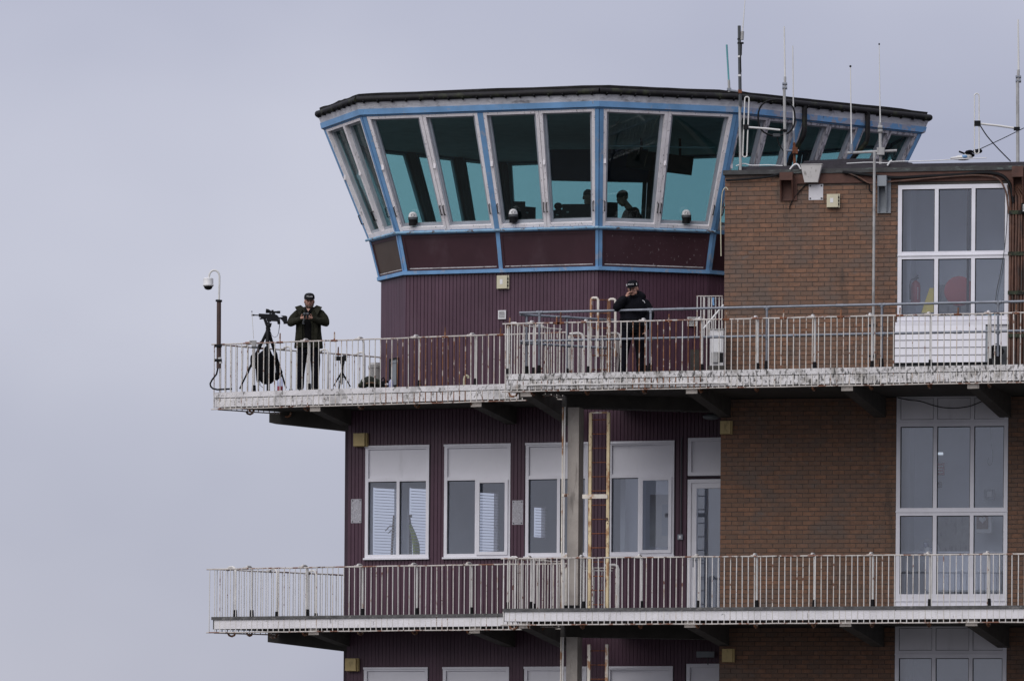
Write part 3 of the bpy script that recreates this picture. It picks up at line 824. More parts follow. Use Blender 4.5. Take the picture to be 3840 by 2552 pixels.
# storey core so that no light leaks through the block
core = MB()
core.prism([(*off(i, -.2), FL2 + .002) for i in range(NV)], (0, 0, .05))
build('tower_floor', core, 'conc_dark', T)
cf = MB(); cf.prism([(*off(i, -.1), ZB - .05) for i in range(NV)], (0, 0, .08))
build('cab_floor', cf, 'cabdark', T)
for i in range(4, NV):
    a, b = off(i, -.05), off(i + 1, -.05)
    n_ = edge_n(i)
    q = [(a.x, a.y, FL2), (b.x, b.y, FL2), (b.x - n_.x * .12, b.y - n_.y * .12, FL2), (a.x - n_.x * .12, a.y - n_.y * .12, FL2)]
    build('rear_drum_wall', MB().prism(q, (0, 0, ZB - FL2 - .06)), 'purple', T)
rr = MB().prism([BW.pt(s_up0 + .01, -.2, zTop2), BW.pt(s_end, -.2, zTop2), BW.pt(s_end, -6.2, zTop2), BW.pt(s_up0 + .9, -4.2, zTop2)], (0, 0, .06))
build('flat_roof', rr, 'felt', T)

# ------------------------------------------------------------------ the cab
def strip(name, mat, t0, z0, t1, z1, th, faces=range(NV), parent=None):
    mb = MB()
    for i in faces:
        a0, b0, a1, b1 = off(i, t0), off(i + 1, t0), off(i, t1), off(i + 1, t1)
        c0, d0, c1, d1 = off(i, t0 - th), off(i + 1, t0 - th), off(i, t1 - th), off(i + 1, t1 - th)
        mb.hexa([(*a0, z0), (*b0, z0), (*d0, z0), (*c0, z0), (*a1, z1), (*b1, z1), (*d1, z1), (*c1, z1)])
    return build(name, mb, mat, parent or T)
strip('base_strip', 'blue', .05, ZB - .058, .06, ZB + .012, .2)
FRONT, RIGHT = (0, 1, 2, 5, 6, 7, 8), (3, 4)
strip('sill', 'blue', TS + .0, ZS - .075, TS + .03, ZS - .002, .16)
strip('fascia', 'blue', TH + .09, ZH + .025, TH + .115, ZH + .130, .1, FRONT)
strip('fascia', 'blue_worn', TH + .09, ZH + .025, TH + .115, ZH + .130, .1, RIGHT)
strip('head', 'blue', TH + .02, ZH - .0, TH + .03, ZH + .023, .12)
strip('flashing', 'flash', TH + .10, ZH + .132, TH + .165, ZH + .30, .08)
# gutter and ragged felt edge
gb_ = MB().tube([(-.1, 0, .31), (-.05, 0, .25), (.03, 0, .242), (.065, 0, .28)], .016, 6)
GBM = bpy.data.meshes.new('gutter_bracket'); GBM.from_pydata(gb_.v, [], gb_.f); finish(GBM, M['gutter'])
for i in range(NV):
    a, b = off(i, TH + .165), off(i + 1, TH + .165)
    n = max(3, int((b - a).length / .28)); pts = []
    for k in range(n + 1):
        p = a.lerp(b, k / n); pts.append(Vector((p.x, p.y, ZH + .315 + random.uniform(-.004, .004))))
    build('gutter', MB().tube(pts, .062, 10), 'gutter', T)
    if i < 4:
        nn = edge_n(i)
        for k in range(n):
            p = a.lerp(b, (k + .5) / n)
            inst('gutter_bracket', GBM, T, (p.x, p.y, ZH), (0, 0, math.atan2(nn.y, nn.x)))
rf = MB(); ring0, ring1, ring2 = [], [], []
for i in range(NV):
    for k in range(14):
        u = k / 14
        j = random.uniform(-.012, .014)
        for ring, t, z, jj in ((ring0, TH + .10, ZH + .30, 0), (ring1, TH + .13, ZH + .43 + j, j), (ring2, TH - .1, ZH + .47 + j * .6, 0)):
            p = off(i, t).lerp(off(i + 1, t), u); ring.append(Vector((p.x, p.y, z)))
m = len(ring0)
rf.add(ring0 + ring1 + ring2, [(i, (i + 1) % m, m + (i + 1) % m, m + i) for i in range(m)] + [(m + i, m + (i + 1) % m, 2 * m + (i + 1) % m, 2 * m + i) for i in range(m)] +
       [tuple(range(2 * m, 3 * m)), tuple(range(m - 1, -1, -1))])
build('roof', rf, 'roof', T)
ce = MB().prism([(*off(i, TH - .15), ZH + .02) for i in range(NV)], (0, 0, .05))
build('ceiling', ce, 'ceil_dark', T)

def cab_window(fc, u0, u1, d, mat, handles=True, bwid=.06):
    """one opening light: outer white frame, grey inner frame, tinted pane"""
    bw_ = bwid / fc.w; bh = .05 / fc.h; bl = .08 / fc.h
    fr = MB()
    fc.bar(fr, u0, u0 + bw_, 0, 1, -.05, d); fc.bar(fr, u1 - bw_, u1, 0, 1, -.05, d)
    fc.bar(fr, u0 + bw_, u1 - bw_, 0, bl, -.05, d - .002); fc.bar(fr, u0 + bw_, u1 - bw_, 1 - bh, 1, -.05, d - .002)
    W = build('cab_window', fr, mat, T)
    q0, q1 = u0 + bw_, u1 - bw_; iw = .05 / fc.w; ih = .05 / fc.h
    inn = MB()
    if not handles: iw = ih = .012
    fc.bar(inn, q0 + .0005, q0 + iw, bl, 1 - bh, -.12, -.052); fc.bar(inn, q1 - iw, q1 - .0005, bl, 1 - bh, -.12, -.052)
    fc.bar(inn, q0 + iw, q1 - iw, bl + .0005, bl + ih, -.12, -.054); fc.bar(inn, q0 + iw, q1 - iw, 1 - bh - ih, 1 - bh - .0005, -.12, -.054)
    build('inner_frame', inn, 'inner_frame', W)
    g = MB(); fc.bar(g, q0 + .001, q1 - .001, bl + .001, 1 - bh - .001, -.1265, -.1205)
    build('pane', g, 'glass_cab', W)
    if handles:
        for u in (u0 + bw_ * .5, u1 - bw_ * .5):
            a, b = fc.at(u, .135, d), fc.at(u, .215, d)
            build('handle', MB().tube([a, a + fc.n * .045, b + fc.n * .045, b], .010, 6), 'black', W)
        hg = MB()
        for u in (u0 + bw_ * .5,):
            hg.cbox(fc.at(u, .56, d + .01), .045, .03, .09)
        build('hinge', hg, mat, W)
    return W
post = MB()
mods = {0: 1, 1: 2, 2: 1, 3: 3, 4: 1, 5: 1, 6: 2, 7: 3, 8: 2}
for i in range(NV):
    fc = Facet(i, TS, ZS, TH, ZH)
    nmod = mods[i]; pw_ = (.075 if i < 5 else .10) / fc.w
    edges = []
    for k in range(nmod):
        a = k / nmod + (pw_ if k == 0 else pw_ * .72); b = (k + 1) / nmod - (pw_ if k == nmod - 1 else pw_ * .72)
        mid = (a + b) / 2
        if i < 5:
            mt = 'peel' if i < 3 else 'peel2'
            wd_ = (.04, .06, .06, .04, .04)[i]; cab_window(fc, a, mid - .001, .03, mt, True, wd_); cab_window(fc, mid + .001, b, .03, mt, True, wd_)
        else:
            cab_window(fc, a, b, .0, 'cabdark', False, .05)
    for k in range(nmod + 1):
        pm = MB()
        if k == 0: fc.bar(pm, 0, pw_ - .001, 0, 1, -.16, .035)
        elif k == nmod: fc.bar(pm, 1 - pw_ + .001, 1, 0, 1, -.16, .035)
        else: fc.bar(pm, k / nmod - pw_ * .71, k / nmod + pw_ * .71, 0, 1, -.16, .035)
        build('post', pm, 'blue' if i < 5 else 'cabdark', T)
    # apron below the sill
    fa = Facet(i, .0, ZB + .012, TS - .03, ZS - .075)
    for k in range(nmod):
        a = k / nmod + (pw_ if k == 0 else pw_ * .6); b = (k + 1) / nmod - (pw_ if k == nmod - 1 else pw_ * .6)
        fr = MB(); e = .045 / fa.w; ev = .045 / fa.h
        fa.bar(fr, a, a + e, 0, 1, -.05, .018); fa.bar(fr, b - e, b, 0, 1, -.05, .018)
        fa.bar(fr, a + e, b - e, 0, ev, -.05, .016); fa.bar(fr, a + e, b - e, 1 - ev * 1.4, 1, -.05, .016)
        Pn = build('apron_frame', fr, 'maroon', T)
        pn = MB(); fa.bar(pn, a + e, b - e, ev, 1 - ev * 1.4, -.05, .002)
        build('apron_panel', pn, 'brown_panel' if i == 0 else ('maroon_worn' if i == 2 else 'maroon'), Pn)
        bd = MB(); fa.bar(bd, a + e * 1.1, b - e * 1.1, ev * 1.0, ev * 1.35, .003, .012)
        build('bead', bd, 'edge_mid' if i < 3 else 'maroon', Pn)
    for k in range(nmod + 1):
        pm = MB()
        if k == 0: fa.bar(pm, 0, pw_ - .002, 0, 1, -.1, .03)
        elif k == nmod: fa.bar(pm, 1 - pw_ + .002, 1, 0, 1, -.1, .03)
        else: fa.bar(pm, k / nmod - pw_ * .58, k / nmod + pw_ * .58, 0, 1, -.1, .03)
        build('post', pm, 'blue' if i < 5 else 'cabdark', T)
    # sill pipe
    if i < 3:
        a, b = off(i, TS + .065), off(i + 1, TS + .065)
        n = 14; pts = [Vector((*a.lerp(b, k / n), ZS - .045 + random.uniform(-.003, .003))) for k in range(n + 1)]
        build('sill_pipe', MB().tube(pts, .026, 8), 'blue_pipe', T)
# downpipes on the right facet
f3 = Facet(3, TS, ZS, TH, ZH)
for u in (1 / 3, 2 / 3):
    p0 = f3.at(u, 1, .12); top = Vector((*off(3, TH + .165).lerp(off(4, TH + .165), u), ZH + .3))
    pts = [top, top + Vector((0, 0, -.5)), top + Vector((-.02, .02, -.60)), f3.at(u, .76, .16), f3.at(u, .70, .10), f3.at(u, .0, .10)]
    build('downpipe', MB().tube(pts, .05, 8), 'gutter', T)

# ------------------------------------------------------------------ parapet of the brick wing
zP0, zP1 = zTop2, BW.sz(3000, 622)[1]
PAR = MB().box(BW, s_up0 - .03, s_end, -.2, .06, zP0 + .001, zP0 + .085)
build('parapet_edge', PAR, 'coping', T)
build('parapet', MB().box(BW, BW.sz(2768, 640)[0], s_end, -.34, -.02, zP0 + .087, zP0 + .16), 'felt', T)
fr_ = MB(); a, b = BW.sz(3008, 600, -1.6)[0], BW.sz(3420, 600, -1.6)[0]
zz0 = BW.sz(3200, 618, -1.6)[1]; BQ = BW.shifted(-1.6)
prof = [(0, 0), (0, .14), (.04, .19), (.3, .205), (1.0, .22), (1.4, .21), (b - a, .12), (b - a, 0)]
fr_.prism([BQ.pt(a + s, 0, zz0 - .1 + z) for s, z in prof], BQ.n * -.8)
build('roof_upstand', fr_, 'felt', T)

# ------------------------------------------------------------------ railings
pk = {}
def picket_mesh(mat, L_):
    key = (mat, round(L_, 2))
    if key not in pk:
        mb = MB().tube([(0, 0, 0), (0, 0, L_ * .5), (0, 0, L_)], .0098 if mat != 'rail_rust' else .0108, 6)
        me = bpy.data.meshes.new('picket'); me.from_pydata(mb.v, [], mb.f); finish(me, M[mat], 60); pk[key] = me
    return pk[key]
std = {}
def standard(F, s, zr, zf, root, mat, dn=-1, depth=.28, boot=True):
    q = lambda d, z: F.pt(s, d * -dn, z)
    pts = [q(-depth, zf + .12), q(-depth, zr - .06), q(-depth + .01, zr - .01), q(-depth + .05, zr + .035), q(-depth + .11, zr + .05), q(-.06, zr + .045), q(-.005, zr + .012)]
    o = build('standard', MB().tube(pts, .0215, 8), mat, root)
    if boot:
        b = MB().tube([q(-depth, zf), q(-depth, zf + .15)], [.042, .034], 8)
        build('boot', b, 'black_rub', o)
    return o
def railing(F, s0, s1, zr, zf, zb, pitch, stds, spikes, label, group, rust=lambda s: 'rail', dn=-1, name='balcony_railing', stdmat='rail_clean', lean=.006, tr=.0145):
    root = empty(name, F.pt((s0 + s1) / 2, 0, zb), label, 'railing', group)
    n = round((s1 - s0) / pitch)
    k = max(6, n // 3)
    def bar(z, r, jit):
        pts = [F.pt(s0 - .06 + (s1 - s0 + .12) * i / k, 0, z + random.uniform(-jit, jit)) for i in range(k + 1)]
        return MB().tube(pts, r, 6)
    build('top_rail', bar(zr, tr, .004), 'rail_top', root)
    build('bottom_rail', bar(zb, .0125, .003), 'rail_top', root)
    for i in range(n + 1):
        s = s0 + (s1 - s0) * i / n
        rl = rust(s)
        inst('picket', picket_mesh(rl, zr - zb), root, F.pt(s, random.uniform(-.003, .003), zb), (random.uniform(-lean, lean) * .5, random.uniform(-lean, lean), random.uniform(0, 6)))
    for s in stds:
        standard(F, s, zr, zf, root, stdmat, dn)
        q = lambda d, z: F.pt(s + .02, d * -dn, z)
        build('bracket', MB().tube([q(-.26, zb + .02), q(-.23, zb - .045), q(-.14, zb - .065), q(-.05, zb - .045), q(-.01, zb)], .021, 6), 'rail_rust', root)
        build('clamp', MB().tube([F.pt(s - .06, 0.0, zr + .004), F.pt(s + .05, 0.0, zr + .004)], .024, 6), 'rail_top', root)
    for s in spikes:
        h = random.uniform(.12, .2)
        build('spike', MB().tube([F.pt(s, 0, zr - .03), F.pt(s + .004, 0, zr + h)], [.020, .013], 6), 'rail_rust', root)
        build('clamp', MB().tube([F.pt(s - .07, 0.0, zr - .004), F.pt(s + .07, 0.0, zr - .004)], .02, 6), 'rust', root)
    return root
def sx(F, *xs): return [F.sz(x, 1800)[0] for x in xs]
def sp(F, *xs): return [F.sz(x, 1800, -.28)[0] for x in xs]
GRP = 'white balcony railings round the tower'
ZB2, ZB1 = 10.262, 5.892
rR = sx(RB, 2105, 2120, 2330, 2640, 2000, 2200)
def rustR(s):
    if rR[2] < s < rR[3]: return 'rail_rust' if random.random() < .85 else 'rail'
    return 'rail' if random.random() < .8 else 'rail_clean'
rL = sx(LB, 1440, 1755)
def rustL(s):
    if rL[0] < s < rL[1]: return 'rail_rust' if random.random() < .75 else 'rail'
    return 'rail'
railing(RB, sR0, sR1, RAIL2, FL2, ZB2, .1175, sp(RB, 2000, 2203, 2418, 2629, 2838, 3052, 3267, 3486, 3710, 3920), sx(RB, 2083, 2098, 2504, 2718, 2934, 3149, 3370, 3588, 3806),
        'upper right balcony railing, badly rusted in front of the man on the phone', GRP, rustR)
railing(LB, sA, LB.sz(2112, 1260)[0], RAIL2, FL2, ZB2, .1190, sp(LB, 950, 1157, 1360, 1570, 1780), sx(LB, 1046, 1250, 1665, 1873),
        'upper left balcony railing in front of the man with binoculars', GRP, rustL)
railing(LS, 0.16, 4.7, RAIL2, FL2, ZB2, .1300, [.75, 1.65, 2.55, 3.45], [1.1, 3.0], 'upper railing running back along the left balcony end behind the black rifle', GRP, lambda s: 'rail', dn=1)
railing(RS, 0.1, 1.35, RAIL2, FL2, ZB2, .125, [.3, .95], [.1], 'short upper return railing where the two balconies meet below the square vent', GRP, lambda s: 'rail', dn=-1)
railing(RB, sR0, sR1, RAIL1, FL1, ZB1, .1150, sp(RB, 1995, 2192, 2409, 2623, 2841, 3057, 3276, 3490, 3712, 3930), [],
        'lower right balcony railing running past the glass door and the brick wall', GRP, lambda s: 'rail_clean' if random.random() < .75 else 'rail')
railing(LB, sA - .07, LB.sz(2140, 2120)[0], RAIL1, FL1, ZB1, .1165, sp(LB, 948, 1156, 1363, 1567, 1772), [],
        'lower left balcony railing below the two windows with blinds', GRP, lambda s: 'rail_clean' if random.random() < .7 else 'rail')
railing(LS, 0.1, 4.7, RAIL1, FL1, ZB1, .1300, [.35, 1.35, 2.3, 3.25], [], 'lower railing running back along the left end of the balcony against the sky', GRP, lambda s: 'rail_clean', dn=1)
railing(RS, 0.1, 1.35, RAIL1, FL1, ZB1, .125, [.35, 1.0], [], 'short lower return railing left of the concrete column', GRP, lambda s: 'rail', dn=-1)

# railings round the ladder hatches
HF = Frame(P(2120, 1800, 1.35), -.1)
def hatch(zr, zf, label):
    root = empty('hatch_railing', HF.pt(.5, 0, zf), label, 'railing', 'low railings round the ladder hatches')
    w = HF.sz(2325, 1800)[0]
    build('top_rail', MB().tube([HF.pt(0, 0, zr - .09), HF.pt(w * .5, 0, zr - .095), HF.pt(w - .1, 0, zr - .1)], .013, 6), 'rail_top', root)
    build('mid_rail', MB().tube([HF.pt(.02, -.2, zr - .13), HF.pt(w - .15, -.2, zr - .14)], .012, 6), 'rail_clean', root)
    for i in range(10):
        s = .03 + (w - .1) * i / 9
        inst('picket', picket_mesh('rail_clean' if i % 3 else 'rail', zr - .1 - zf), root, HF.pt(s, 0, zf))
    for i in range(6):
        inst('picket', picket_mesh('rail_clean', zr - .14 - zf), root, HF.pt(.1 + (w - .3) * i / 5, -.2, zf))
    for s in (.32, w - .02):
        pts = [HF.pt(s, 0, zf), HF.pt(s, 0, zr - .12), HF.pt(s - .02, 0, zr - .06), HF.pt(s - .08, 0, zr - .035), HF.pt(s - .26, 0, zr - .05)]
        build('standard', MB().tube(pts, .026, 8), 'rail_clean', root)
    build('sleeve', MB().tube([HF.pt(.05, 0, zf), HF.pt(.05, 0, zr - .1)], .045, 8), 'rail', root)
    return root
hatch(RAIL2, FL2, 'white hatch railing with bent top corner beside the legs of the man on the phone')
hatch(RAIL1, FL1, 'white hatch railing at the foot of the concrete column')

# galvanised handrail on the upper balcony
GH = RB.shifted(-.42)
def gal():
    root = empty('tube_handrail', GH.pt(3, 0, FL2), 'grey galvanised tube handrail standing inside the upper right railing', 'handrail')
    s0 = GH.sz(1948, 1166)[0]
    zt, zm = GH.sz(2600, 1158)[1], GH.sz(2600, 1266)[1]
    for z, nm in ((zt, 'top_tube'), (zm, 'mid_tube')):
        build(nm, MB().tube([GH.pt(s0, 0, z), GH.pt(s0 + 4, 0, z + .006), GH.pt(sR1, 0, z)], .024, 10), 'galv', root)
    br = Frame(GH.pt(s0 + .03, 0, 0), .52)
    for z, nm in ((zt, 'top_tube'), (zm, 'mid_tube')):
        build(nm, MB().tube([br.pt(0, -.03, z - .03), br.pt(2.05, -.03, z - .03)], .024, 10), 'galv', root)
    for F, xs in ((GH, (2022, 2439, 2875, 3306, 3742)), (br, ())):
        for x in xs:
            s = F.sz(x, 1300)[0]
            p = build('post', MB().tube([F.pt(s, -.001, FL2 + .03), F.pt(s, -.001, zt - .02)], .023, 10), 'galv', root)
            build('boot', MB().tube([F.pt(s, 0, FL2), F.pt(s, 0, FL2 + .2)], [.05, .036], 8), 'black_rub', p)
            for z in (zt, zm):
                build('clamp', MB().tube([F.pt(s - .06, 0, z), F.pt(s + .06, 0, z)], .033, 10).tube([F.pt(s, 0, z - .05), F.pt(s, 0, z + .03)], .032, 10), 'galv', p)
    for s in (.14, 1.0):
        p = build('post', MB().tube([br.pt(s, -.031, FL2 + .03), br.pt(s, -.031, zt - .05)], .023, 10), 'galv', root)
        build('boot', MB().tube([br.pt(s, -.03, FL2), br.pt(s, -.03, FL2 + .2)], [.05, .036], 8), 'black_rub', p)
        build('clamp', MB().tube([br.pt(s - .06, -.03, zt - .03), br.pt(s + .06, -.03, zt - .03)], .033, 10), 'galv', p)
        build('clamp', MB().tube([br.pt(s - .06, -.03, zm - .03), br.pt(s + .06, -.03, zm - .03)], .033, 10), 'galv', p)
    for x in (2552, 3148):
        s = GH.sz(x, 1160)[0]
        build('coupling', MB().tube([GH.pt(s - .07, 0, zt + .003), GH.pt(s + .07, 0, zt + .003)], .030, 10), 'galv', root)
    for x in (2972, 3590):
        s = GH.sz(x, 1260)[0]
        build('coupling', MB().tube([GH.pt(s - .07, 0, zm + .003), GH.pt(s + .07, 0, zm + .003)], .030, 10), 'galv', root)
gal()

# ------------------------------------------------------------------ ladders and pipes by the column
LF = Frame(P(2212, 1800, .6), -.29)
lw = LF.sz(2279, 1800)[0]
def ladder(z0, z1, label, mats, hoops=False):
    root = empty('ladder', LF.pt(lw / 2, 0, z0), label, 'ladder', 'steel ladders beside the concrete column')
    for k, s in enumerate((0, lw)):
        build('stringer', MB().box(LF, s - .027, s + .027, -.07, .0, z0, z1), mats[k], root)
    n = int((z1 - z0) / .268)
    me = None
    for i in range(n + 1):
        z = z0 + .12 + i * .268
        if z > z1 - .02: break
        build('rung', MB().tube([LF.pt(.02, -.025, z), LF.pt(lw - .02, -.025, z)], .0105, 6), 'rust', root)
    return root
a = ladder(FL1 + .0, LF.sz(2245, 1546)[1], 'yellowed steel ladder with rusty rungs right of the concrete column, middle storey', ('ladder', 'ladder'))
build('cross_bar', MB().box(LF, 0, lw, -.045, -.005, LF.sz(2245, 1549)[1], LF.sz(2245, 1543)[1]).box(LF, -.14, lw, .001, .02, LF.sz(2245, 1868)[1], LF.sz(2245, 1852)[1]), 'ladder_white', a)
ladder(FL1 + DZ, LF.sz(2245, 2414)[1], 'white steel ladder on the bottom storey, cut off by the lower edge of the picture', ('ladder_white', 'ladder_white'))
root = empty('ladder_hoops', LF.pt(.2, 0, FL2), 'rust streaked white ladder stringers bent over at the top above the upper balcony', 'ladder', 'steel ladders beside the concrete column')
LH = Frame(P(2216, 1200, 1.2), -.12)
for x0, x1, zt, m0 in ((2216, 2242, 1118, 'ladder_white'), (2282, 2307, 1123, 'rail_rust')):
    a, b = LH.sz(x0, 1250)[0], LH.sz(x1, 1250)[0]
    zt = LH.sz((x0 + x1) / 2, zt)[1]
    mb = MB().tube([LH.pt(a, 0, FL2), LH.pt(a, 0, zt - .03), LH.pt(a + .015, 0, zt), LH.pt(a + .04, 0, zt + .008), LH.pt(b - .04, 0, zt + .008), LH.pt(b - .015, 0, zt), LH.pt(b, 0, zt - .03), LH.pt(b, 0, FL2 + .45)], .024, 8)
    build('stringer', mb, 'ladder_white', root)
    if m0 == 'rail_rust':
        build('rusted_stringer', MB().box(LH, a - .03, a + .035, -.03, .03, FL2, zt - .02), 'rail_rust', root)
a, b = LH.sz(2240, 1250)[0], LH.sz(2290, 1250)[0]
for z in (1124, 1174, 1230, 1332, 1385):
    zz = LH.sz(2260, z)[1]
    build('rung', MB().tube([LH.pt(a - .1, -.01, zz), LH.pt(b, -.01, zz)], .012, 6), 'rust', root)

PF = Frame(P(2109, 1800, .8), -.29)
pr = empty('pipe_pair', PF.pt(0, 0, FL1), 'pair of thin white pipes with rust streaks left of the concrete column', 'pipe')
for x, m_ in ((2108.5, 'ladder_white'), (2116, 'rail_clean')):
    s = PF.sz(x, 1800)[0]
    build('pipe', MB().tube([PF.pt(s, 0, FL1 + .02), PF.pt(s, 0, 8.0), PF.pt(s + .004, 0, SB2 - .25)], .016, 8), m_, pr)
    build('pipe', MB().tube([PF.pt(s, 0, FL1 + DZ), PF.pt(s, 0, SB1 - .25)], .016, 8), m_, pr)
z = PF.sz(2110, 1856)[1]
build('clip', MB().box(PF, -.01, .12, -.02, .02, z - .03, z + .03), 'ladder_white', pr)
z = PF.sz(2110, 2085)[1]
build('clip', MB().box(PF, .0, .11, -.02, .03, z - .05, z + .04), 'rail_clean', pr)

# white scaffold pole up the brick wall
bp = BW.at(3279, 600, .32); zb = FL2
wp = empty('scaffold_pole', (bp.x, bp.y, FL2), 'tall grey white pole fixed to the railing in front of the upper brick wall', 'pole')
build('pole', MB().tube([(bp.x, bp.y, FL2 + .02), (bp.x, bp.y, bp.z + .16)], .026, 10), 'grey_pole', wp)
for y in (1220, 1335):
    z = BW.sz(3275, y, .32)[1]
    build('clamp', MB().cbox((bp.x - .02, bp.y, z), .16, .07, .035).cbox((bp.x + .03, bp.y, z), .05, .09, .06), 'black', wp)

# conduit along the upper slab edge
pts = []
for i in range(24):
    x = 1975 + (2725 - 1975) * i / 23
    p = RB.at(x, 1443 - (x - 1975) * .012, .03); p.z += random.uniform(-.006, .006); pts.append(p)
build('slab_conduit', MB().tube(pts, .013, 6), 'rail_clean', label='thin white conduit running along the mildewed edge of the upper right slab', cat='conduit')

# ------------------------------------------------------------------ boxes and fittings on the walls
def wall_box(F, x0, x1, y0, y1, d1, mat, name, label, cat, group=None, lidmat=None, d0=.02):
    s0, s1, z0, z1 = rect(F, x0, x1, y0, y1, d1)
    mb = MB().box(F, s0, s1, d0, d1 * .55, z0, z1)
    root = empty(name, F.pt((s0 + s1) / 2, d0, z0), label, cat, group)
    build('housing', mb, mat, root)
    k = .012
    q = F.pt; e = d1 * .55 + .002
    lid = MB().hexa([q(s0 + .006, d1 - .01, z0 + .006), q(s1 - .03, d1 - .01, z0 + .006), q(s1 - .03, e, z0 + .006), q(s0 + .006, e, z0 + .006),
                     q(s0 + .006, d1 - .01, z1 - .006), q(s1 - .03, d1 - .01, z1 - .006), q(s1 - .03, e, z1 - .006), q(s0 + .006, e, z1 - .006)])
    build('cover', lid, lidmat or mat, root)
    return root, (s0, s1, z0, z1)
YG = 'yellowed box lights on the walls'
wall_box(PW, 1323, 1371, 1622, 1672, .2, 'yellowbox', 'box_light', 'yellowed box light at the top left corner of the purple wall, above the first window', 'box light', YG)
wall_box(BW, 2699, 2744, 1576, 1626, .16, 'yellowbox', 'box_light', 'yellowed box light on the left corner of the middle brick wall', 'box light', YG)
wall_box(PW, 1292, 1338, 2466, 2514, .2, 'yellowbox', 'box_light', 'yellowed box light at the left corner of the bottom storey', 'box light', YG)
wall_box(BW, 2706, 2752, 2430, 2480, .16, 'yellowbox', 'box_light', 'dull yellowed box light on the corner of the bottom brick wall', 'box light', YG)
for F, x0, x1, y0, y1, lab in ((FRA, 1861, 1906, 1031, 1082, 'cream plastic box on the purple drum just under the blue strip'), (BW, 3099, 3148, 726, 777, 'cream plastic box high on the brick wall beside the bolted plate')):
    r_, (s0, s1, z0, z1) = wall_box(F, x0, x1, y0, y1, .11, 'cream', 'junction_box', lab, 'junction box', 'cream boxes')
    build('label_plate', MB().box(F, s0 + .07, s1 - .12, .101, .104, z0 + .09, z1 - .08), 'white', r_)
    for z in (.25, .5, .75): build('latch', MB().box(F, s1 - .029, s1 - .012, .04, .085, z0 + (z1 - z0) * z - .014, z0 + (z1 - z0) * z + .014), 'black', r_)
def vent(F, x0, x1, y0, y1, label):
    s0, s1, z0, z1 = rect(F, x0, x1, y0, y1)
    root = empty('wall_vent', F.pt(s0, .02, z0), label, 'vent', 'louvred vents on the purple drum')
    mb = MB(); k = .022
    mb.box(F, s0, s0 + k, .021, .06, z0, z1).box(F, s1 - k, s1, .021, .06, z0, z1).box(F, s0 + k, s1 - k, .021, .058, z0, z0 + k).box(F, s0 + k, s1 - k, .021, .058, z1 - k, z1)
    build('frame', mb, 'white', root)
    build('backing', MB().box(F, s0 + k, s1 - k, .0205, .024, z0 + k, z1 - k), 'dkgrey', root)
    for i in range(5):
        z = z0 + k + (z1 - z0 - 2 * k) * (i + .25) / 5
        q = F.pt
        build('slat', MB().hexa([q(s0 + k, .055, z), q(s1 - k, .055, z), q(s1 - k, .03, z + .012), q(s0 + k, .03, z + .012), q(s0 + k, .055, z + .006), q(s1 - k, .055, z + .006), q(s1 - k, .03, z + .02), q(s0 + k, .03, z + .02)]), 'white', root)
vent(FRA, 1871, 1900, 1164, 1197, 'small white louvred vent left of the grey tube handrail')
vent(FRB, 2576, 2610, 1189, 1223, 'small white louvred vent right of the man on the phone')
def plate(F, x0, x1, y0, y1, mat, name, label, group, d=.02, bolts=.02):
    s0, s1, z0, z1 = rect(F, x0, x1, y0, y1)
    root = empty(name, F.pt((s0 + s1) / 2, d, z0), label, 'plate', group)
    build('sheet', MB().box(F, s0, s1, d + .001, d + .007, z0, z1), mat, root)
    for s in (s0 + .03, s1 - .03):
        for z in (z0 + .03, z1 - .03):
            build('bolt', MB().lathe(F.pt(s, d + .007, z), [(bolts * .6, 0), (bolts * .6, .006), (.002, .009)], 8, F.n), 'dkgrey', root)
plate(PW, 1318, 1357, 1870, 1960, 'tread', 'tread_plate', 'silver tread plate left of the first window with blinds', 'silver tread plates on the purple wall')
plate(PW, 1922, 1963, 1875, 1966, 'tread', 'tread_plate', 'silver tread plate between the second and third windows', 'silver tread plates on the purple wall')
plate(BW, 3033, 3087, 691, 750, 'chipped', 'bolted_plate', 'white plate with four black bolts on the upper brick wall below the hopper', None, .005, .03)
# rain hopper
s0, s1, z0, z1 = rect(BW, 3004, 3083, 619, 684, .12)
q = BW.pt
hp = MB().hexa([q(s0 + .07, .16, z0), q(s1 - .08, .16, z0), q(s1 - .08, .062, z0), q(s0 + .07, .062, z0), q(s0, .2, z1), q(s1, .2, z1), q(s1, .062, z1), q(s0, .062, z1)])
hr = build('rain_hopper', hp, 'hopper', label='stained white tapered hopper hanging over the parapet edge', cat='hopper')
build('lip', MB().box(BW, s0 - .01, s1 + .01, .062, .21, z1 + .001, z1 + .012), 'hopper', hr)
# bulkhead and little things on the middle storey
s, z = PW.sz(2557, 1800)[0], 0
cr_ = empty('switch_conduit', PW.pt(s, .03, 7.6), 'grey switch box on a thin vertical conduit left of the glass door', 'switch')
build('conduit', MB().tube([PW.pt(s, .035, PW.sz(2557, 2006)[1]), PW.pt(s, .035, PW.sz(2557, 1640)[1])], .013, 6), 'dkgrey', cr_)
zz = PW.sz(2555, 2013)[1]
build('switch_box', MB().box(PW, s - .06, s + .04, .021, .07, zz - .05, zz + .05), 'galv', cr_)
build('rocker', MB().box(PW, s - .03, s + .01, .0705, .078, zz - .025, zz + .025), 'white', cr_)
p = PW.at(2668, 1562, .15)
bl = empty('bulkhead_light', p, 'dim oval bulkhead light under the soffit above the glass door', 'wall light')
build('lamp_body', MB().ball(p, .17, .06, .06), 'grey_metal', bl); build('bracket', MB().cbox(p + Vector((0, .08, 0)), .1, .16, .04), 'dkgrey', bl)
p = PW.at(2645, 2452, .2)
bl = empty('strip_light', p, 'grey strip light under the lower soffit beside the yellowed box', 'wall light')
